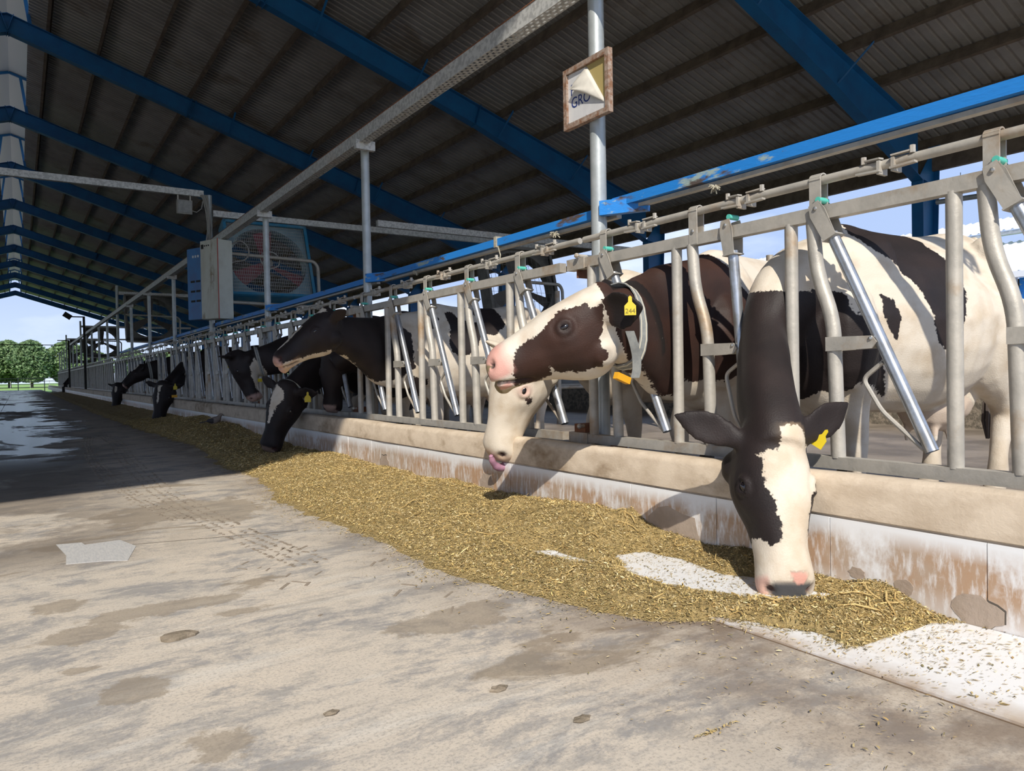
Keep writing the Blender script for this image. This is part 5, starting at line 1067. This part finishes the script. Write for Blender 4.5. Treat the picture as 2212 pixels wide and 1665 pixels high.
# far lamp posts along the row
for j, (y, z, lab) in enumerate(((39.3, 3.80, 'far lamp post with a tilted flood lamp against the sky'), (52.0, 3.3, 'farther thin lamp post against the sky'))):
    e = empty('lamp_post', (2.60, y, .3), lab, 'lamp', 'far lamp posts'); b = MB(); b.tube([(2.6, y, .3), (2.6, y, z)], .05, 8); b.build('pole', 'dark', e); b = MB(); b.bar((2.62, y, z-.02), (2.02, y, z-.02), .05, .05); b.build('arm', 'dark', e)
    if j == 0: b = MB(); b.box((1.95, y, z+.02), (.34, .2, .22), Matrix.Rotation(.6, 3, 'Y')); b.build('lamp_head', 'dark', e)
# ---- cubicle dividers in the resting area
def divider(x, y, lab):
    e = empty('stall_divider', (x, y, .12), lab, 'divider', 'stall dividers in the resting area')
    b = MB(); b.tube(arc([(x, y, .62), (x+1.7, y, .62), (x+2.0, y, .85), (x+1.8, y, 1.22), (x, y, 1.22)], 6, .2), .027, 10); b.build('loop_tube', 'galv', e, True); b = MB(); b.tube([(x, y, .12), (x, y, 1.95)], .036, 10); b.build('post_tube', 'galv', e, True)
for k in range(9): divider(6.2, 4.6+1.15*k, 'galvanised stall divider loop in the resting area, number %s from the right' % ['one', 'two', 'three', 'four', 'five', 'six', 'seven', 'eight', 'nine'][k])
M['rough_wall'] = mat('rough_concrete', (.30, .25, .19), .9, 0, (.14, .12, .09), 16, .42, .58, .8, 40)
b = MB(); b.box((8.9, 41, .32), (.25, 92, .40)); tag(b.build('wall_resting', 'rough_wall'), kind='structure')
M['white_wall'] = mat('whitewashed_wall', (.66, .66, .66), .8, 0, (.55, .53, .50), 2, .4, .65)
b = MB(); b.box((14.6, 41, .55), (.2, 92, .9)); tag(b.build('wall_right', 'white_wall'), kind='structure')
# white pvc pipe with elbow under the eave
b = MB(); b.tube(arc([(13.6, 6.6, 3.72), (13.6, 5.45, 3.66), (13.6, 5.38, 3.95)], 5, .08), .045, 12); b.tube([(13.6, 6.2, 3.70), (13.6, 6.2, 4.15)], .006, 6); tag(b.build('drain_pipe', 'galv_cool', base=(13.6, 5.9, 3.7), smooth=True), 'pale drain pipe with elbow under the right eave', 'pipe')
# ================================================================== outside
# neighbouring barn to the right
e = empty('neighbour_barn', (34, 14, 0), 'neighbouring barn with white ribbed roof at the right edge', 'building')
def ribbed(x0, z0, x1, z1, ya, yb, nm):
    b = MB(); vs = []; fs = []; prof = []; y = ya
    while y < yb: prof += [(y, 0), (y+.16, 0), (y+.20, .05), (y+.27, .05), (y+.31, 0)]; y += .33
    for x, z in ((x0, z0), (x1, z1)):
        for yy, h_ in prof: vs.append((x, yy, z+h_))
    n_ = len(prof)
    for i in range(n_-1): fs.append((i, i+1, n_+i+1, n_+i))
    b.add(vs, fs); return b.build(nm, 'white_roof', e)
ribbed(30.0, 4.15, 36.0, 6.1, -6, 40, 'roof_slope'); ribbed(35.3, 6.55, 39.0, 7.7, -6, 40, 'upper_roof_slope')
b = MB(); b.box((35.5, 17, 6.45), (.3, 46, .16)); b.build('upper_gutter', 'galv_cool', e)
b = MB(); b.box((30.0, 17, 4.05), (.25, 46, .22)); b.build('gutter', 'white_roof', e)
M['dark_open'] = mat('dark_interior', (.05, .055, .06), .9)  # shade inside the open barn, put into the colour of a slab
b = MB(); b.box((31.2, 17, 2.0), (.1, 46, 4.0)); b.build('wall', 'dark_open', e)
for k in range(8): b = MB(); b.box((30.2, -4.3+4.0*k+.3, 2.0), (.22, .22, 4.0)); b.build('post', 'white_roof', e)
for k in range(8): b = MB(); b.box((30.4, -4.3+4.0*k-.25, 2.0), (.12, .8, 3.9)); b.build('door_panel', 'blue_faded', e)
# gate and cable at the far gable
M['pale_rail'] = mat('pale_rail', (.40, .40, .38), .6)
e = empty('far_gate', (0, 87.5, -.2), 'distant rail gate across the far end of the aisle', 'gate')
for z in (.25, .55, .85, 1.15): b = MB(); b.box((0, 87.5, z), (9, .05, .05)); b.build('gate_rail', 'pale_rail', e)
for x in (-4.4, -2.2, 0, 2.2, 4.4): b = MB(); b.box((x, 87.5, .5), (.08, .08, 1.5)); b.build('gate_post', 'pale_rail', e)
b = MB(); b.box((.5, 85.0, 4.38), (9.0, .06, .07)); tag(b.build('far_tie_bar', 'dark', base=(0, 85, 4.38)), 'thin dark tie bar across the far gable opening', 'bar')
# far trees
def leaf_mat(name, a, b2):
    return mat(name, a, .8, 0, b2, .8, .4, .62)
M['leaf_a'] = leaf_mat('poplar_leaves', (.13, .21, .085), (.18, .26, .11)); M['leaf_b'] = leaf_mat('dark_leaves', (.10, .17, .075), (.14, .21, .09)); M['bark'] = mat('bark', (.12, .095, .07), .9)
def tree(x, y, H_, R_, seed, m_, lab, n_=1500):
    r_ = np.random.default_rng(seed); e = empty('tree', (x, y, -.25), lab, 'tree', 'trees beyond the far gable')
    b = MB(); b.tube([(x, y, -.25), (x, y, H_*.35), (x, y, H_*.8)], .2, 8, True, [.26, .2, .06]); b.build('trunk', 'bark', e)
    t = r_.random(n_); a = r_.random(n_)*2*np.pi; prof_ = np.sin(np.pi*np.clip(t*.93+.07, 0, 1))**.6; rr = R_*prof_*np.sqrt(r_.random(n_))*(.75+.5*vnoise(a*1.4+seed, t*7, seed)); c = np.stack([x+rr*np.cos(a), y+rr*np.sin(a), H_*(.10+.9*t)], 1)
    d = r_.normal(size=(n_, 3)); d /= np.linalg.norm(d, axis=1)[:, None]; q = r_.normal(size=(n_, 3)); s = np.cross(d, q); s /= np.linalg.norm(s, axis=1)[:, None]; L_ = (.16+.20*r_.random(n_))[:, None]
    co = np.stack([c-d*L_, c+s*L_*.6, c+d*L_, c-s*L_*.6], 1).reshape(-1, 3)-np.array([x, y, -.25]); f = np.arange(n_*4).reshape(-1, 4); o = np_mesh('foliage', co, f, m_); o.parent = e; return e
words = ['leftmost pale poplar beyond the far gable', 'second pale poplar beyond the far gable', 'third poplar beyond the far gable, next to a sky gap', 'poplar just right of the sky gap beyond the far gable', 'bushy tree behind the far fence posts', 'bushy tree behind the far fans', 'low dark tree seen through the far posts', 'dark tree seen under the far cross beam', 'dark tree right of the far fan', 'outermost dark tree behind the barn']
tx = [(-4.8, 7.6, 3.6), (-1.2, 7.9, 3.4), (1.9, 7.7, 3.2), (7.2, 7.8, 3.6), (11.5, 6.2, 3.2), (17, 6.4, 3.2), (23, 6.0, 3.2), (30, 6.3, 3.4), (38, 6.2, 3.4), (47, 6.4, 3.6)]
for k, (x, H_, R_) in enumerate(tx): tree(x, 150+3*math.sin(k*2.1), H_, R_, k+1, 'leaf_a' if k in (0, 1, 3, 4) else 'leaf_b', words[k], 6500 if k < 5 else 3000)
b = MB()
for k in range(30): b.box((-14+2.6*k, 140, .35), (.08, .08, 1.2))
tag(b.build('field_fence_posts', 'pale_rail'), 'row of small posts along the distant field', 'fence', kind='stuff')
# ---- pigeon on the feed by the kerb
M['dove'] = mat('dove_feathers', (.28, .22, .18), .7, 0, (.20, .16, .14), 40, .4, .6); M['dove_dark'] = mat('dove_dark_feathers', (.05, .045, .05), .7); M['dove_leg'] = mat('dove_leg', (.35, .12, .10), .7)
c0 = Vector((2.36, 11.35, .19)); pg = empty('pigeon', c0-Vector((0, 0, .06)), 'small brown pigeon standing on the feed by the kerb', 'bird')
S = spline([(-.10, 0, .015, .012), (-.05, 0, .02, .035), (.0, 0, .02, .055), (.06, 0, .045, .050), (.09, 0, .085, .028), (.105, 0, .105, .026), (.125, 0, .108, .018), (.14, 0, .102, .006)], 4); dvec = Vector((.82, -.57, 0)); 
b = MB(); b.tube([c0+dvec*a+Vector((0, 0, z)) for a, _, z, r_ in S], .05, 12, True, [r_ for *_, r_ in S]); b.build('body', 'dove', pg, True)
b = MB(); b.prism([c0-dvec*.07+Vector((0, -.02, .02)), c0-dvec*.07+Vector((0, .02, .02)), c0-dvec*.20+Vector((0, .03, -.01)), c0-dvec*.20+Vector((0, -.03, -.01))], (0, 0, .008)); b.build('tail', 'dove_dark', pg)
for s_ in (-1, 1):
    sv = Vector((.57, .82, 0))*s_; b = MB(); b.ball(c0+sv*.048+Vector((0, 0, .025)), (.08, .02, .035), 10, 6); b.build('wing', 'dove_dark', pg, True); b = MB(); b.tube([c0+sv*.02+Vector((0, 0, -.02)), c0+sv*.02+Vector((0, 0, -.07))], .005, 6); b.build('leg', 'dove_leg', pg)
b = MB(); b.tube([c0+dvec*.14+Vector((0, 0, .103)), c0+dvec*.165+Vector((0, 0, .096))], .005, 6, True, [.006, .002]); b.build('beak', 'dove_dark', pg)
